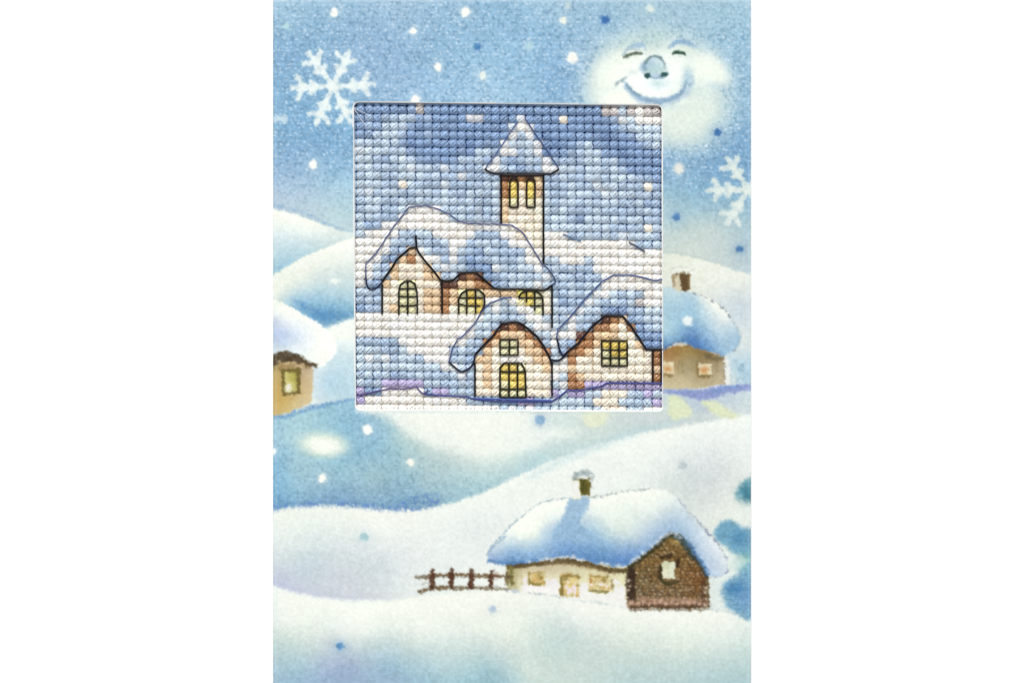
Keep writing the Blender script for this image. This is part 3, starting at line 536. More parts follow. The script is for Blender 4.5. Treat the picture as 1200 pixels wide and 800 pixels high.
# faint crease of the fold near the left and top edges
for (d, lt) in ((np.abs(X - 323.5), .16), (np.abs(Y - 1.5), .35), (np.abs(X - 877.5), .16)):
    blend(FULL, np.exp(-(d / 1.3) ** 2) * lt, (222, 236, 246))
k_ = np.clip((222 - IMG[..., 0]) / 80, 0, 1)[..., None] * ((IMG[..., 2] > IMG[..., 0] + 8)[..., None])
IMG = IMG + k_ * np.array([-3, 0, -4], dtype=np.float32) + (1 - k_) * np.array([-2, 0, 2], dtype=np.float32)
lum = (IMG @ np.array([.3, .59, .11], dtype=np.float32))[..., None]
ds = np.clip((IMG[..., 2] - IMG[..., 0] - 20) / 90, 0, 1)[..., None] * .20
IMG = IMG * (1 - ds) + lum * ds
IMG = IMG + (sstep(205, 232, IMG[..., 0]) * 8)[..., None]
wsn = sstep(222, 236, IMG[..., 0]) * (Y > 240) * (LAB != L_GLOW)
IMG[..., 2] = np.maximum(IMG[..., 2], (IMG[..., 0] - 5) * wsn)
IMG = np.clip(IMG, 0, 255)

# ------------------------------------------------------------------ window opening of the card
AP = [(414.8, 120.3), (775.2, 124.0), (776.0, 480.6), (417.3, 479.2)]       # corners TL TR BR BL
def rounded(quad, r, grow=0.0, n=8):
    out = []; c = np.mean(quad, axis=0); Q = [np.array(q, float) for q in quad]
    L = len(Q)
    for i in range(L):
        p, a, b = Q[i], Q[i - 1], Q[(i + 1) % L]
        p = p + np.sign(p - c) * grow
        da = (a - Q[i]) / np.linalg.norm(a - Q[i]); db = (b - Q[i]) / np.linalg.norm(b - Q[i])
        s, e = p + da * r, p + db * r
        for k in range(n + 1):
            t = k / n; out.append((1 - t) ** 2 * s + 2 * t * (1 - t) * p + t * t * e)
    return np.array(out)
hole = rounded(AP, 7, 1.0)
_, _, ins = seg_dist(hole, FULL, True)
keep_v = ~ins
lo = lin(IMG) / EXPO

card = empty('greeting_card', 'printed winter village card with square window cut through its front', 'greeting card')
objs = {0: card}
lq = LAB[:-1, :-1]
keep_q = keep_v[:-1, :-1] & keep_v[1:, :-1] & keep_v[:-1, 1:] & keep_v[1:, 1:]
vid = np.arange(Hh * Ww).reshape(Hh, Ww)
Vall = np.stack([wx(X).ravel(), wy(Y).ravel(), np.full(Hh * Ww, Z_PRINT)], axis=1)
Call = lo.reshape(-1, 3)
for i, (name, par, label) in PARTS.items():
    mk = (lq == i) & keep_q
    if mk.sum() == 0: continue
    j, k = np.nonzero(mk)
    Q = np.stack([vid[j, k], vid[j + 1, k], vid[j + 1, k + 1], vid[j, k + 1]], axis=1)
    uq, inv = np.unique(Q.ravel(), return_inverse=True)
    objs[i] = mesh_obj(name, Vall[uq], inv.reshape(Q.shape), M_PRINT, objs.get(par, card), Call[uq], label=label)

# ------------------------------------------------------------------ card board
def rect_like(loop, x0, y0, x1, y1):
    """outer rectangle with as many points as the inner loop, matched by direction"""
    c = loop.mean(axis=0); out = []
    n = len(loop) // 4
    cor = [(x0, y0), (x1, y0), (x1, y1), (x0, y1)]
    for i in range(4):
        for k in range(n): out.append(cor[i])
    return np.array(out, float)
def strips(loops, close=True):
    V = []; Q = []; n = len(loops[0][0])
    for (P, z) in loops:
        for p in P: V.append((float(wx(p[0])), float(wy(p[1])), z))
    m = len(loops)
    for a in range(m if close else m - 1):
        b = (a + 1) % m
        for k in range(n):
            k2 = (k + 1) % n
            Q.append((a * n + k, b * n + k, b * n + k2, a * n + k2))
    return V, Q
ZT, ZB = Z_PRINT - .00003, Z_PRINT - .00055
h0, h1 = rounded(AP, 7, 0.9), rounded(AP, 6.4, 0.0)
def soft_rect(x0, y0, x1, y1, r, n=8): return rounded([(x0, y0), (x1, y0), (x1, y1), (x0, y1)], r, 0, n)
ro1 = soft_rect(319.9, -.1, 880.4, 801.3, .6); ro2 = soft_rect(319.6, -.4, 880.7, 801.6, .8)
V, Q = strips([(h0, ZT), (h1, ZT - .0002), (h1, ZB), (ro2, ZB), (ro2, ZT - .0001), (ro1, ZT)])
mesh_obj('front_panel', V, Q, M_BOARD, card, label='white card front with a square window')
def slab(name, x0, y0, x1, y1, z0, z1, parent, label=None, mat=None):
    a = soft_rect(x0, y0, x1, y1, .8, 4); n = len(a)
    V, Q = strips([(a, z0), (a, z1)], close=False)
    me = bpy.data.meshes.new(name)
    me.from_pydata(V, [], [tuple(q) for q in Q] + [tuple(range(n))[::-1], tuple(range(n, 2 * n))])
    me.update(); me.materials.append(mat or M_BOARD)
    o = bpy.data.objects.new(name, me); COL.objects.link(o); o.parent = parent
    if label: o['label'] = label
    return o
slab('back_panel', 319.8, -.2, 880.5, 801.4, .00002, .00040, card, 'plain white back leaf of the card')
slab('spine', 319.5, -.2, 321.2, 801.4, .00041, ZB - .00001, card, 'folded left edge of the card')

# ================================================================== EMBROIDERY
# the chart, one character per stitch, 36 stitches in each of the 37 rows
ROWS = [
 "111110" + "1g1" + "111111111" + "111111111" + "11gg3gWgg",  # greys at the right end: window-edge shadow put into the stitch colours
 "121223312" + "1111WW111" + "1W1111o11" + "1113W3WWW",
 "121333111" + "111111111" + "WWW111111" + "111123333",
 "113332112" + "111111111" + "W2W101111" + "110113333",
 "332331011" + "11110111W" + "333W10112" + "3111111" + "23",
 "W33323111" + "11110332W" + "W23W01122" + "331101111",
 "332133311" + "1113231W2" + "1232W2222" + "332311111",
 "3323" + "23W33" + "2W2222WW3" + "2122WW332" + "332320111",
 "233223332" + "322W2222k" + "kbkt22322" + "332333221",
 "33322o322" + "2W222233b" + "ytyt22232" + "2W3322" + "2o2",
 "3W2332233" + "232233 23b".replace(" ", "") + "ycyt32233" + "32W333232",
 "233223232" + "33323223t" + "qcqc32332" + "323322312",
 "233223WWW" + "W3232323t" + "cccc32322" + "232222232",
 "332 22WWWW".replace(" ", "") + "WW332323t" + "cccc23320" + "333323322",
 "312WWWWWW" + "WWWWWWWWW" + "Wccc33333" + "3332222o3",
 "3WWWW3233" + "WWWWW222W" + "WcccWWW22" + "3232W3332",
 "WWWW32232" + "23WW23332" + "WWWcWWWWW" + "WWWWWW223",
 "WWWW22tW3" + "22W32132" + "2" + "22WWWWWWW" + "WWWWWWWWW",
 "WWW21tbcW" + "W2W21223" + "2" + "23WW33WWW" + "3WWWWWWWW",
 "WW32tccct" + "333311W3" + "3" + "233W23232" + "2WWWWWWWW",
 "WW32tccct" + "t23kbk222" + "2".replace("2", "") + "3232W2322" + "22WWWWWWW",
 "W21tcqqcc" + "ckktbb21" + "2" + "333W32232" + "33WWWWWWW",
 "332ccqqct" + "tbtqyqttt" + "tyyqc2232" + "3WW3232WW",
 "232ccqqct" + "tbtqyyWW3" + "WWqyqc312" + "W32323gWW",
 "122ctqqct" + "tbcqqy3W3" + "33Wqq3322" + "W3210123" + "3",
 "WWWWWWWWW" + "WWWWWW321" + "23WWW3323" + "W32kbt133",
 "WWWWWWWWW" + "WWWW3W32k" + "bkWWW33W3" + "2bttb123" + "3",
 "WWWWWWWWW" + "WWWWWW31b" + "tttb3WWW3" + "WbbttWc1" + "1",
 "22222WWWW" + "WWWWW32bt" + "qqtbb23W3" + "1bbtyyyct" + "0",
 "33322 3WWW".replace(" ", "") + "WW2323tcq" + "qctbb3Wbb" + "btcqyyccc",
 "3W3W2332W" + "WW2322tcW" + "WWccc3Wbc" + "cccqqqccc",
 "3333333 33".replace(" ", "") + "3WW322ctc" + "yqqcccWWt" + "Wcccccccc",
 "232 312232".replace(" ", "") + "223WW2cct" + "yyycccW3b" + "ttccccccc",
 "323VVVVV3" + "3223332ct" + "qyyccc3Wb" + "bVVVVVVVV",
 "V11WWWWW1" + "V" + "V23322ccc" + "qqqWcc3VV" + "V3cccco32",
 "VWWWWWWWW" + "WWWWW2221" + "1111V2332" + "333ooo32V",
 "WWWWWWWWW" + "WWWWWWWW3" + "W3W333333" + "33ooo33WW",
]
NC, NR = 36, len(ROWS)
ROWS = [(r_ + r_[-1] * 36)[:36] for r_ in ROWS]
# corrections for the last two columns of the house on the right
def put(r_, c_, s_):
    L = list(ROWS[r_])
    for k, ch in enumerate(s_): L[c_ + k] = ch
    ROWS[r_] = ''.join(L)
put(1, 27, "1112W3WWW"); put(2, 27, "111123333"); put(3, 27, "110111333"); put(4, 27, "311111123"); put(5, 27, "331101111"); put(6, 27, "332311111"); put(7, 27, "332320111"); put(8, 27, "332333221")
put(20, 27, "22WWWWWWW"); put(20, 18, "3323W2322"); put(20, 9, "t23kbk122")
put(24, 27, "321013333"); put(25, 27, "32kbt1333"); put(26, 27, "2bttb1233"); put(27, 26, "kbtttcc111"[:10]); put(28, 26, "bbtyyyct01"); put(29, 26, "btcqyycccb"); put(30, 26, "cccqqqcccb"); put(31, 26, "ccccccccct"); put(32, 26, "tccccccccb")
put(33, 25, "bbVVVVVVVVV"); put(34, 27, "33ccc32V3"); put(35, 26, "32coo3223V")
put(18, 9, "W2W212232"); put(19, 9, "3W33111W3"); put(21, 9, "ckkttbb12"); put(23, 18, "Wqyqc3122"); put(24, 18, "3WWqc3322"); put(24, 26, "W331002233")
put(25, 15, "33223WW332W3"); put(25, 27, "22kbt1233"); put(26, 13, "W332kbk3WW33W2"); put(26, 27, "2bbtcb123"); put(27, 14, "33btttb33WWW"); put(28, 13, "32btqqttb2W31"); put(29, 13, "22tcqqcttb31b")
put(30, 13, "1ttcWWWctt3Wb"); put(31, 13, "3ctcyyqcctWWt"); put(32, 13, "2ctcyyycccW3bt"); put(33, 13, "2ctcqyyccc3Wbb"); put(34, 13, "2cccqqqcccV3VV"); put(35, 12, "W322211VV1233")
put(22, 18, "tyyqc2232"); put(17, 26, "WWWWWWWWWW")
ROWS = [(r_ + r_[-1] * 36)[:36] for r_ in ROWS]

PAL = {'p': (208, 218, 228), '0': (102, 134, 180), '1': (129, 159, 198), '2': (168, 190, 214), '3': (194, 210, 224), 'W': (250, 245, 237), 'o': (248, 236, 220), 'g': (196, 190, 188), 'V': (184, 174, 212),
       'k': (96, 52, 28), 'b': (176, 124, 76), 't': (228, 200, 162), 'c': (245, 234, 216), 'y': (242, 214, 112), 'q': (244, 238, 192)}
def cell_xy(c, r_):
    return 422.3 + 9.92 * c, 128.3 + 9.72 * r_ + .1 * c

emb = empty('cross_stitch_panel', 'square cross-stitch of a snowy church and two cottages seen through the card window', 'embroidery')
# region tests for the stitched motifs
def inpoly(x, y, P):
    k = False; n = len(P)
    for i in range(n):
        ax, ay = P[i]; bx, by = P[(i + 1) % n]
        if (ay > y) != (by > y) and x < (bx - ax) * (y - ay) / (by - ay) + ax: k = not k
    return k
church_roof_top = [(431.3, 336), (428.7, 325), (428.7, 308.7), (440.6, 297), (460, 267.5), (479.4, 242.5), (500, 241.5), (513.8, 245), (527.5, 252), (537.5, 259), (547.5, 262), (596, 262.5), (600, 265), (612.5, 272.5), (623, 289), (633.7, 304), (637, 311), (642.5, 315), (651, 330), (647, 334), (636, 340.6), (627.5, 339.4)]
church_eave = [(627.5, 339.4), (600, 338.7), (586, 339), (578.7, 337.5), (565, 325.6), (557.5, 318.7), (541, 319.5), (531, 328), (522.5, 329.5), (516, 328), (508, 317), (497.5, 305), (490, 295), (487.5, 289.4), (480, 291), (465, 303.7), (460, 312.5), (447.5, 330.6), (441, 337), (435, 339), (430.6, 336)]
R_CHR = church_roof_top + church_eave[1:]
R_CHW = [(447, 333), (465, 303), (480, 290), (490, 294), (518, 329), (541, 319), (558, 318), (580, 338), (647, 338), (647, 385), (600, 368), (447, 368.5)]
R_TOW = [(587, 203), (637, 203), (637, 312), (600, 264), (587, 262)]
R_TRF = [(568, 197.5), (571, 193), (581, 181), (590, 167.5), (600, 153), (609, 137), (616, 138), (621, 147.5), (640, 175), (655, 197.5), (646, 204), (575, 203.5)]
R_LW1 = [(467.2, 331), (489, 331), (489, 369), (467.2, 369)]
R_LW2 = [(537.5, 339), (568, 339), (568, 368), (537.5, 368)]
R_LW3 = [(607, 341), (636, 341), (636, 369), (626, 369), (607, 352)]
R_TW1, R_TW2 = [(597.2, 209), (607, 209), (607, 243), (597.2, 243)], [(617, 209), (627, 209), (627, 243), (617, 243)]
c1_outer = [(647, 427.5), (645, 421), (655, 423), (661, 418), (656, 410), (652.5, 396), (654, 386), (648, 378), (630, 360), (612, 351), (600, 348.7), (590, 349), (575, 355), (562.5, 367.5), (557.5, 377.5), (541, 395), (536, 397.5), (530, 408.7), (526, 424), (532.5, 430), (541, 435.6), (550, 431), (555, 425)]
c1_inner = [(557, 415), (567.5, 403.7), (585, 387), (588.5, 378.7), (600, 377), (608.7, 378), (618.7, 385), (630, 395), (637.5, 406), (645, 421)]
R_C1R = c1_outer[2:] + c1_inner
R_C1W = [(556.5, 464), (556.5, 420)] + c1_inner[:] + [(647, 424), (647, 468), (600, 468)]
R_C1A, R_C1B = [(586, 398), (607, 398), (607, 416), (586, 416)], [(586, 426), (616, 426), (616, 466), (586, 466)]
c2_top = [(646, 421.5), (653.7, 422.5), (660, 418.7), (660, 416), (656, 410), (652.5, 396), (653.7, 385), (665, 375), (685, 351), (706, 329), (719, 322), (740, 322), (755, 325), (766, 328.7), (790, 327)]
c2_in = [(790, 409.5), (757.5, 409.4), (748.7, 396), (741, 383), (730, 370.6), (710, 369.3), (695, 381), (684, 393.5), (677.5, 402), (665, 413), (660, 418.7)]
R_C2R = c2_top[2:] + c2_in
R_C2W = [(665, 460), (665, 413), (684, 394), (695, 381), (710, 369.3), (730, 370.6), (757.5, 409.4), (790, 409.5), (790, 451), (711, 450), (690, 458)]
R_C2V = [(705, 400), (735, 400), (735, 429), (705, 429)]

E = {}
def epart(key, name, parent, label=None): E[key] = dict(name=name, parent=parent, label=label, cells=[], V=[], Q=[], C=[], n=0)
epart('cloth', 'canvas', None, 'even-weave canvas behind the stitches, shade of the holes painted into its colour')
epart('sky', 'stitched_sky', None, 'blue stitched sky with a few white snow stitches')
epart('snow', 'stitched_snow', None, 'white, blue and violet stitched snow hills')
epart('church', 'church', None, 'cream stitched church with a square tower')
epart('chroof', 'roof', 'church', 'long snow roof outlined in navy'); epart('tower', 'tower', 'church'); epart('troof', 'tower_roof', 'church', 'pointed snow-covered spire')
for k, t in (('lw1', 'tall arched window'), ('lw2', 'wide arched window with yellow panes'), ('lw3', 'arched window half hidden by the cottage roof'), ('tw1', None), ('tw2', None)): epart(k, 'window', 'church', t)
epart('cot1', 'cottage', None, 'small round-gabled stitched cottage in front of the church')
epart('c1roof', 'roof', 'cot1', 'drooping snow roof'); epart('c1a', 'window', 'cot1', 'small four-pane window'); epart('c1b', 'door', 'cot1', 'arched yellow glazed door')
epart('cot2', 'cottage', None, 'stitched cottage with nine-pane window at the right edge')
epart('c2roof', 'roof', 'cot2', 'wide snow roof'); epart('c2v', 'window', 'cot2')
def region(x, y):
    for k, P in (('c1a', R_C1A), ('c1b', R_C1B), ('c2v', R_C2V), ('c1roof', R_C1R), ('c2roof', R_C2R), ('cot1', R_C1W), ('cot2', R_C2W), ('tw1', R_TW1), ('tw2', R_TW2), ('lw1', R_LW1), ('lw2', R_LW2), ('lw3', R_LW3), ('troof', R_TRF), ('chroof', R_CHR), ('tower', R_TOW), ('church', R_CHW)):
        if inpoly(x, y, P): return k
    hill = np.interp(x, [410, 425, 445, 460, 637, 660, 675, 735, 756, 800], [278, 273, 262, 262, 276, 275, 282, 284, 295, 296])
    return 'snow' if y > hill else 'sky'

Z_CLOTH = .00085; Z_TOP = .00166
def add_tube(e, pts, ru, rv, col, ns=6, gloss=.95):
    """pts: (n,3) metres; ru horizontal radius, rv vertical radius (arrays)"""
    P = np.asarray(pts); n = len(P)
    T = np.gradient(P, axis=0); T /= np.linalg.norm(T, axis=1)[:, None]
    U = np.stack([-T[:, 1], T[:, 0], np.zeros(n)], axis=1); U /= (np.linalg.norm(U, axis=1)[:, None] + 1e-12)
    W = np.cross(T, U)
    a = np.arange(ns) / ns * 2 * math.pi
    ru = np.broadcast_to(ru, n); rv = np.broadcast_to(rv, n)
    V = P[:, None, :] + U[:, None, :] * (np.cos(a)[None, :, None] * ru[:, None, None]) + W[:, None, :] * (np.sin(a)[None, :, None] * rv[:, None, None])
    base = e['n']
    i = np.arange(n - 1)[:, None]; k = np.arange(ns)[None, :]; k2 = (k + 1) % ns
    Q = np.stack([base + i * ns + k, base + i * ns + k2, base + (i + 1) * ns + k2, base + (i + 1) * ns + k], axis=-1).reshape(-1, 4)
    e['V'].append(V.reshape(-1, 3)); e['Q'].append(Q); e['C'].append(np.broadcast_to(np.append(np.clip(col, 0, 1), gloss), (n * ns, 4))); e['n'] += n * ns

t7 = np.linspace(-1, 1, 8)
def cell_colour(c, r_):
    c, r_ = min(max(c, 0), NC - 1), min(max(r_, 0), NR - 1)
    me_ = ROWS[r_][c]; blues = '0123WVgo'
    col = lin(PAL[me_])
    if me_ in blues:                          # tweeded needle: neighbouring blues share strands
        nb = [lin(PAL[ROWS[b][a]]) for a, b in ((c - 1, r_), (c + 1, r_), (c, r_ - 1), (c, r_ + 1)) if 0 <= a < NC and 0 <= b < NR and ROWS[b][a] in blues[:4]]
        if nb and me_ in '0123': col = col * .68 + .32 * np.mean(nb, axis=0)
        if me_ == 'W' and len(nb) >= 2: col = col * (.72 - .12 * (len(nb) - 2)) + (.28 + .12 * (len(nb) - 2)) * np.mean(nb, axis=0)
    return col
def stitch(e, c, r_, ch):
    x, y = cell_xy(c, r_)
    base = (lin(PAL['p']) if ch == 'p' else cell_colour(c, r_)) / (EXPO * (.93 if ch in '012' else .89))
    tone = 1 + rng.normal(0, .06)
    hw, hh = 4.96 * .77, 4.86 * .82
    jx, jy = rng.normal(0, .25), rng.normal(0, .22)
    for layer, sg in ((0, 1), (1, -1)):          # sg -1: the leg that runs up to the right lies on top
        for s in ((-1, 0, 1), (-.62, .62))[layer]:
            off = s * (1.85 + rng.normal(0, .12)) + rng.normal(0, .12)
            L = math.hypot(hw, hh)
            nx, ny = -(sg * hh) / L, hw / L
            bow = 1 - .62 * np.abs(t7) ** 2.6      # strands spread in the middle and gather in the holes
            wob = rng.normal(0, .16) * np.sin(t7 * 3.1 + rng.uniform(0, 6))
            px = x + jx + t7 * hw - sg * 1.06 * off * bow + nx * wob; py = y + jy + t7 * hh * sg + .90 * off * bow + ny * wob
            top = (Z_TOP - .00026 if layer else Z_TOP - .00050 - abs(s) * .00004) + rng.normal(0, .00004)
            z = Z_CLOTH - .00022 + (top - Z_CLOTH + .00022) * (1 - .8 * np.abs(t7) ** 2.0 - .2 * np.abs(t7) ** 8)
            rad = ((1.36, 1.04)[layer] + rng.normal(0, .07)) * S * (1 - .40 * np.abs(t7) ** 3)
            pts = np.stack([wx(px), wy(py), z], axis=1)
            add_tube(e, pts, rad, rad * .9, np.clip(base * tone * (1 + rng.normal(0, .08)) * ((1.22 if s < 0 else .92) if layer and ch in '0123V' else (1.08 if layer and s < 0 else 1)), 0, .86), 6)  # one strand of the top leg lightened: thread highlight painted into its colour
for r_ in range(-1, NR + 1):
    for c in range(-1, NC + 1):
        ch = ROWS[min(max(r_, 0), NR - 1)][min(max(c, 0), NC - 1)]
        x, y = cell_xy(c, r_)
        k = region(min(max(x, 419), 772), min(max(y, 125), 477))
        if k == 'sky' and ch in 'Wc' and not (r_ <= 1 and c >= 31) and (r_, c) not in ((1, 13), (1, 14), (8, 12)): ch = 'p'
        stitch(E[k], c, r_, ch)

# canvas: fine sheet with a pit at every hole, coloured darker than the thread to paint in the shade
sub = 4
gx = np.arange(-1.5, NC + .5 + 1e-6, 1 / sub); gy = np.arange(-1.5, NR + .5 + 1e-6, 1 / sub)
GX, GY = np.meshgrid(gx, gy)
PX = 422.3 + 9.92 * GX; PY = 128.3 + 9.72 * GY + .1 * GX
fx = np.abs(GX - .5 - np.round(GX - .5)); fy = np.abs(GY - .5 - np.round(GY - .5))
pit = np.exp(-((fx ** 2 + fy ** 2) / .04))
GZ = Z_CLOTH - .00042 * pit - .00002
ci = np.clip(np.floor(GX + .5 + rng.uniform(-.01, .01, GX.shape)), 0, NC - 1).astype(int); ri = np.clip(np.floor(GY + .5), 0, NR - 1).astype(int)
HOLE_SHADE = {'0': (18, 36, 84), '1': (24, 44, 92), '2': (50, 76, 124), '3': (70, 94, 132), 'W': (206, 199, 190), 'o': (176, 160, 142), 'g': (96, 92, 100), 'V': (84, 76, 136), 'k': (26, 12, 8), 'b': (66, 34, 16), 't': (132, 92, 54), 'c': (198, 178, 148), 'y': (120, 104, 36), 'q': (130, 120, 70)}
palv = np.array([[lin(HOLE_SHADE[ROWS[a][b]]) for b in range(NC)] for a in range(NR)])
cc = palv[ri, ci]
cc = cc / EXPO                       # deeper tones of the thread hues stand in for shade between stitches
n1, n2 = GX.shape; vv = np.arange(n1 * n2).reshape(n1, n2)
Qc = np.stack([vv[:-1, :-1], vv[1:, :-1], vv[1:, 1:], vv[:-1, 1:]], axis=-1).reshape(-1, 4)
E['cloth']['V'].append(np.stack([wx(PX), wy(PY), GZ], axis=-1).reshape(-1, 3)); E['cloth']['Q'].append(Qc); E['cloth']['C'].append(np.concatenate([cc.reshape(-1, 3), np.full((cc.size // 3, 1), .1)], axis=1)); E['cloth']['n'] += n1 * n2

# outline threads
def thread(key, P, w=1.0, col=(34, 28, 30), sm=False, z=0.0, closed=False):
    P = [np.array(p, float) for p in P]
    if closed: P.append(P[0])
    if sm: P = list(smooth_pts(P, False, 4))
    out = []
    for a, b in zip(P[:-1], P[1:]):
        n = max(2, int(np.linalg.norm(b - a) / 2.4))
        for k in range(n): out.append(a + (b - a) * k / n)
    out.append(P[-1]); out = np.array(out)
    m = len(out)
    out = out + rng.normal(0, .10, out.shape)
    # over-and-under dips where the needle enters the holes
    ph = np.cumsum(np.r_[0, np.linalg.norm(np.diff(out, axis=0), axis=1)])
    zz = Z_TOP + .00004 + z + .00004 * np.sin(ph / 9.8 * 2 * math.pi * .5) - .0001 * (np.arange(m) == 0) - .0001 * (np.arange(m) == m - 1)
    pts = np.stack([wx(out[:, 0]), wy(out[:, 1]), zz], axis=1)
    add_tube(E[key], pts, w * 1.16 * S, w * S, lin(col) / EXPO, 6, .12)
NAVY, VIO, BLU, BLK = (28, 36, 66), (88, 98, 142), (70, 104, 160), (14, 12, 12)
thread('chroof', [(428.7, 325), (428.7, 308.7), (440.6, 297), (460, 267.5), (479.4, 242.5), (500, 241.5), (513.8, 245), (527.5, 252), (537.5, 259), (547.5, 262), (587, 262.8), (600, 264), (612.5, 272.5), (623, 289), (636.5, 311)], .72, VIO)
thread('chroof', [(638, 311), (642.5, 315), (648, 323), (651, 330), (647, 334)], .7, (58, 74, 110), sm=True)
thread('chroof', [(647, 334), (642, 338), (636, 340.6), (627.5, 339.4), (600, 338.7), (586, 339), (578.7, 337.5), (565, 325.6), (557.5, 319.2), (541, 319.8), (531, 328), (522.5, 329.5), (516, 328), (508, 317), (497.5, 305), (490, 295), (487.8, 289.4)], 1.05, BLK)
thread('chroof', [(487.2, 276), (488, 289.5), (480, 291), (465, 303.7), (460, 312.5), (447.5, 330.6)], 1.1, BLK)
thread('chroof', [(447.5, 330.6), (441, 337), (435, 339), (430.6, 336), (428.7, 325)], .85, NAVY, sm=True)
for P in ([(447.8, 333), (447.8, 368)], [(518, 329), (518, 367.5)], [(647, 335), (647, 384)]): thread('church', P, 1.0, BLK)
thread('lw1', [(467.3, 368.5), (467.3, 342), (469, 334), (474, 329.6), (481, 329.2), (486, 333), (488.6, 342), (489, 368)], .95, (24, 26, 14)); thread('lw1', [(477.8, 329), (477.8, 368.5)], .95, (24, 26, 14), z=.00003)
for y in (338.5, 348, 358.6): thread('lw1', [(467, y), (489, y - .3)], .8, (24, 26, 14), z=-.00002)
thread('lw2', [(537.5, 368), (537.5, 350), (541, 344), (547, 339.5), (561, 339.5), (567, 345), (568, 351), (567.5, 358), (563, 367)], .95, (24, 20, 10)); thread('lw2', [(547, 339), (547, 368)], .9, (24, 20, 10)); thread('lw2', [(557.3, 339), (557.3, 367)], .9, (24, 20, 10)); thread('lw2', [(537.5, 349), (568, 349)], .85, (24, 20, 10), z=-.00003); thread('lw2', [(538, 356), (547, 358.5), (563, 358.5)], .8, (24, 20, 10), z=-.00003)
thread('lw3', [(607.5, 348.5), (611, 343.5), (616, 340.8), (627, 341), (633, 344), (636.3, 350), (636.3, 369)], .95, (24, 22, 10)); thread('lw3', [(617, 341), (617, 354)], .9, (24, 22, 10)); thread('lw3', [(626.7, 341), (626.7, 364)], .9, (24, 22, 10)); thread('lw3', [(607.5, 349), (636, 349)], .85, (24, 22, 10), z=-.00003); thread('lw3', [(621, 358.5), (636, 358.5)], .85, (24, 22, 10), z=-.00003)
thread('troof', [(569, 198), (572, 192), (580, 182), (590, 167.5), (599, 153), (607, 142)], .6, (84, 108, 160)); thread('troof', [(617, 141), (621, 147.5), (640, 175), (655, 197.5)], .7, (70, 90, 138))
thread('troof', [(655, 197.5), (651, 201), (646, 203.8), (590, 203.8), (576, 203), (571, 200.5), (568, 197.5)], 1.05, (26, 26, 38))
for P in ([(587.3, 204), (587.3, 262)], [(637, 204), (637, 309)]): thread('tower', P, 1.05, BLK)
thread('tower', [(588, 205.6), (637, 205.6)], 1.1, (40, 26, 22))
for k, x in (('tw1', 602.2), ('tw2', 622)): thread(k, [(x - 4.8, 243), (x - 4.8, 213), (x - 2, 208.5), (x + 2, 208.5), (x + 4.8, 213), (x + 4.8, 243)], 1.0, (34, 28, 20), closed=True)
thread('snow', [(660, 274), (667, 277.5), (674, 281), (681, 282.5)], .7, (96, 124, 160)); thread('snow', [(737, 283.5), (745, 288), (756, 295)], .8, (70, 82, 108))
thread('c1roof', [(600, 348.7), (590, 349), (582, 352), (575, 355), (568, 361), (562.5, 368), (557.5, 377.5), (549, 387), (541, 394.5), (536, 397.8), (530, 408.7), (526.2, 424)], .75, (84, 98, 146))
thread('c1roof', [(526.2, 424), (532.5, 430), (541, 435.4), (549, 432), (554.5, 425.5), (557, 415)], 1.0, NAVY, sm=True)
thread('c1roof', [(557, 415), (567.5, 403.7), (578, 393), (588, 379.5), (600, 377.5), (608.7, 378), (618.7, 385), (630, 395), (637.5, 406), (645, 421), (647, 427.5)], 1.2, (26, 22, 30))
for P in ([(556.6, 425), (556.6, 464)], [(647, 424), (647, 464)]): thread('cot1', P, 1.0, BLK)
OL = (22, 22, 8)
thread('c1a', [(586, 398), (607, 398), (607, 416), (586, 416)], .9, OL, closed=True); thread('c1a', [(597, 398), (597, 416)], .9, OL); thread('c1a', [(586, 407), (607, 407)], .85, OL, z=-.00003)
thread('c1b', [(586, 465.5), (586, 431), (590.5, 425.5), (611, 425.5), (615.5, 435), (616.5, 465.5)], 1.0, OL, closed=True)
for x in (596.5, 606.5): thread('c1b', [(x, 425.5), (x, 465.5)], .95, OL)
for y in (435.8, 456): thread('c1b', [(586, y), (616.5, y)], .95, OL, z=-.00003)
thread('c2roof', [(652.5, 396), (653.7, 386), (665, 375), (685, 351), (706, 329.5), (719, 322.3), (729, 322.5), (740, 322.2), (755, 325.3), (766, 329), (780, 327)], .8, (78, 98, 148))
thread('c2roof', [(652.5, 396), (656, 410), (660, 417)], 1.0, NAVY, sm=True); thread('c2roof', [(645.5, 421.3), (653.7, 422.5), (660, 418.7), (665, 412.5)], 1.1, (24, 30, 52), sm=True)
thread('c2roof', [(660, 417), (667, 410.5), (677.5, 402.5), (684, 394), (695, 381), (710, 369.3), (730, 370.6), (740, 383), (748.7, 396), (757.5, 409.4), (775, 409.4), (784, 409.4)], 1.25, (24, 24, 36))
thread('cot2', [(765, 411), (765, 447)], 1.2, (44, 24, 20)); thread('cot2', [(775, 411), (775, 447)], 1.0, (44, 24, 20))
thread('c2v', [(705.2, 399.4), (735, 399.4), (735, 428.7), (705.2, 428.7)], .95, OL, closed=True)
for x in (715.5, 725.5): thread('c2v', [(x, 400), (x, 428.7)], .9, OL)
for y in (410, 419.5): thread('c2v', [(705, y), (735, y)], .9, OL, z=-.00003)
thread('snow', [(418, 463.5), (432, 460.5), (447.5, 457), (458.7, 455.4), (475, 455.6), (487.5, 453.7), (491, 457), (496, 461.2), (502, 456.8)], .75, (84, 72, 130), sm=True)
thread('snow', [(496, 461.2), (515, 463.5), (545, 465), (560, 468), (581, 470.3), (600, 470.6), (646, 470.6), (655, 465), (665, 457), (680, 457.5), (705, 452.5), (711, 448.6), (780, 449)], .85, (60, 70, 138))
thread('snow', [(556, 466.5), (600, 468), (646, 469)], .9, (84, 108, 176), z=-.0001)

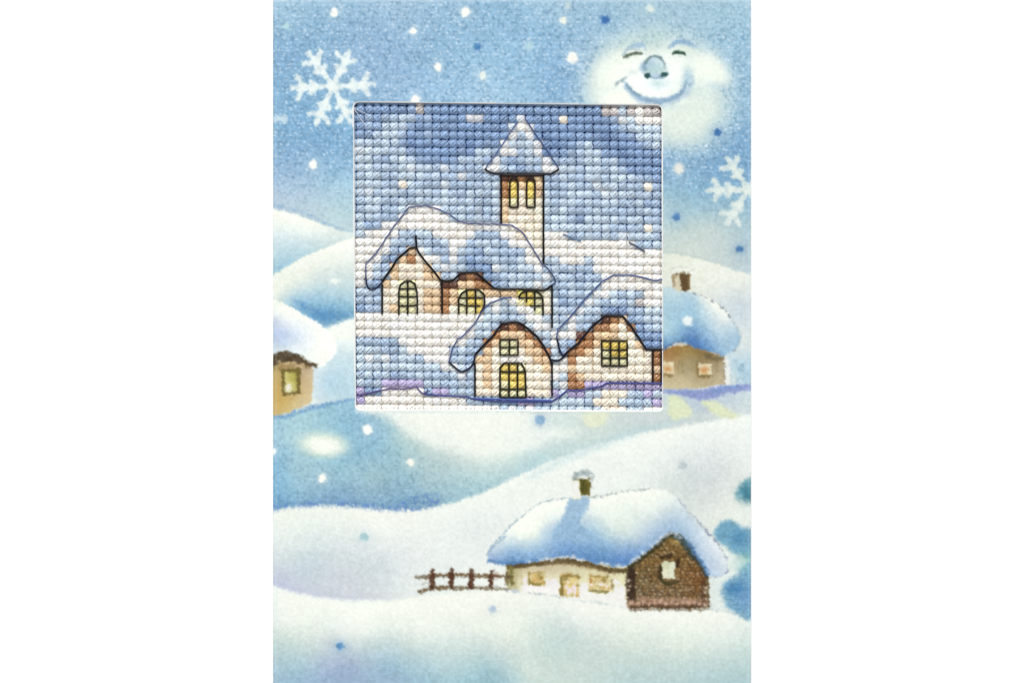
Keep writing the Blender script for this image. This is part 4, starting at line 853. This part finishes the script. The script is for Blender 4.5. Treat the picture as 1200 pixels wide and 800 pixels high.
EO = {}
for k, e in E.items():
    V = np.concatenate(e['V']) if e['V'] else None
    if V is None: continue
    par = emb if e['parent'] is None else EO[e['parent']]
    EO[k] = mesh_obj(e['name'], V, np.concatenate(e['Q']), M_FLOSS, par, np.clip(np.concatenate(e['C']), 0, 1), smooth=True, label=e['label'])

# loose clear strand in the top left corner of the opening
E2 = dict(V=[], Q=[], C=[], n=0)
P = smooth_pts([(414.5, 127), (418.5, 133), (423, 140), (428, 146)], False, 5)
add_tube(E2, np.stack([wx(P[:, 0]), wy(P[:, 1]), np.full(len(P), Z_TOP + .00006)], axis=1), .35 * S, .35 * S, lin((225, 228, 232)), 6)
P = smooth_pts([(415, 126), (420, 129.5), (426, 132), (430, 135)], False, 5)
add_tube(E2, np.stack([wx(P[:, 0]), wy(P[:, 1]), np.full(len(P), Z_TOP + .00006)], axis=1), .32 * S, .32 * S, lin((205, 212, 225)), 6)
o = mesh_obj('loose_thread', np.concatenate(E2['V']), np.concatenate(E2['Q']), M_FLOSS, None, np.concatenate(E2['C']), smooth=True)
o['label'] = 'short white loose strand in the top left corner of the card window'; o['category'] = 'thread'

# ------------------------------------------------------------------ surface, light, camera
a = 1.2
o = mesh_obj('tabletop', [(-a, -a, 0), (a, -a, 0), (a, a, 0), (-a, a, 0)], [(0, 1, 2, 3)], M_TABLE)
o['kind'] = 'structure'; o['label'] = 'plain white surface under the card'

w = bpy.data.worlds.new('World'); scene.world = w; w.use_nodes = True
w.node_tree.nodes['Background'].inputs['Color'].default_value = (1, 1, 1, 1)
w.node_tree.nodes['Background'].inputs['Strength'].default_value = .46
def lamp(name, loc, size, power, col):
    l = bpy.data.lights.new(name, 'AREA'); l.shape = 'SQUARE'; l.size = size; l.energy = power; l.color = col
    ob = bpy.data.objects.new(name, l); COL.objects.link(ob); ob.location = loc
    d = -np.array(loc); import mathutils
    ob.rotation_euler = mathutils.Vector(d).to_track_quat('-Z', 'Y').to_euler()
    return ob
lamp('key_softbox', (-.1, 5.75, 5.55), 3.4, 775, (1, .995, .985))

cam = bpy.data.cameras.new('camera'); co = bpy.data.objects.new('camera', cam); COL.objects.link(co)
D = 1.0
co.location = (0, 0, Z_PRINT + D); co.rotation_euler = (0, 0, 0)
cam.sensor_fit = 'HORIZONTAL'; cam.sensor_width = 36; cam.lens = 36 * D / (1200 * S)
cam.clip_start = .01; cam.clip_end = 50
scene.camera = co
vs = scene.view_settings; vs.view_transform = 'Standard'; vs.look = 'None'; vs.exposure = 0; vs.gamma = 1; vs.use_curve_mapping = False
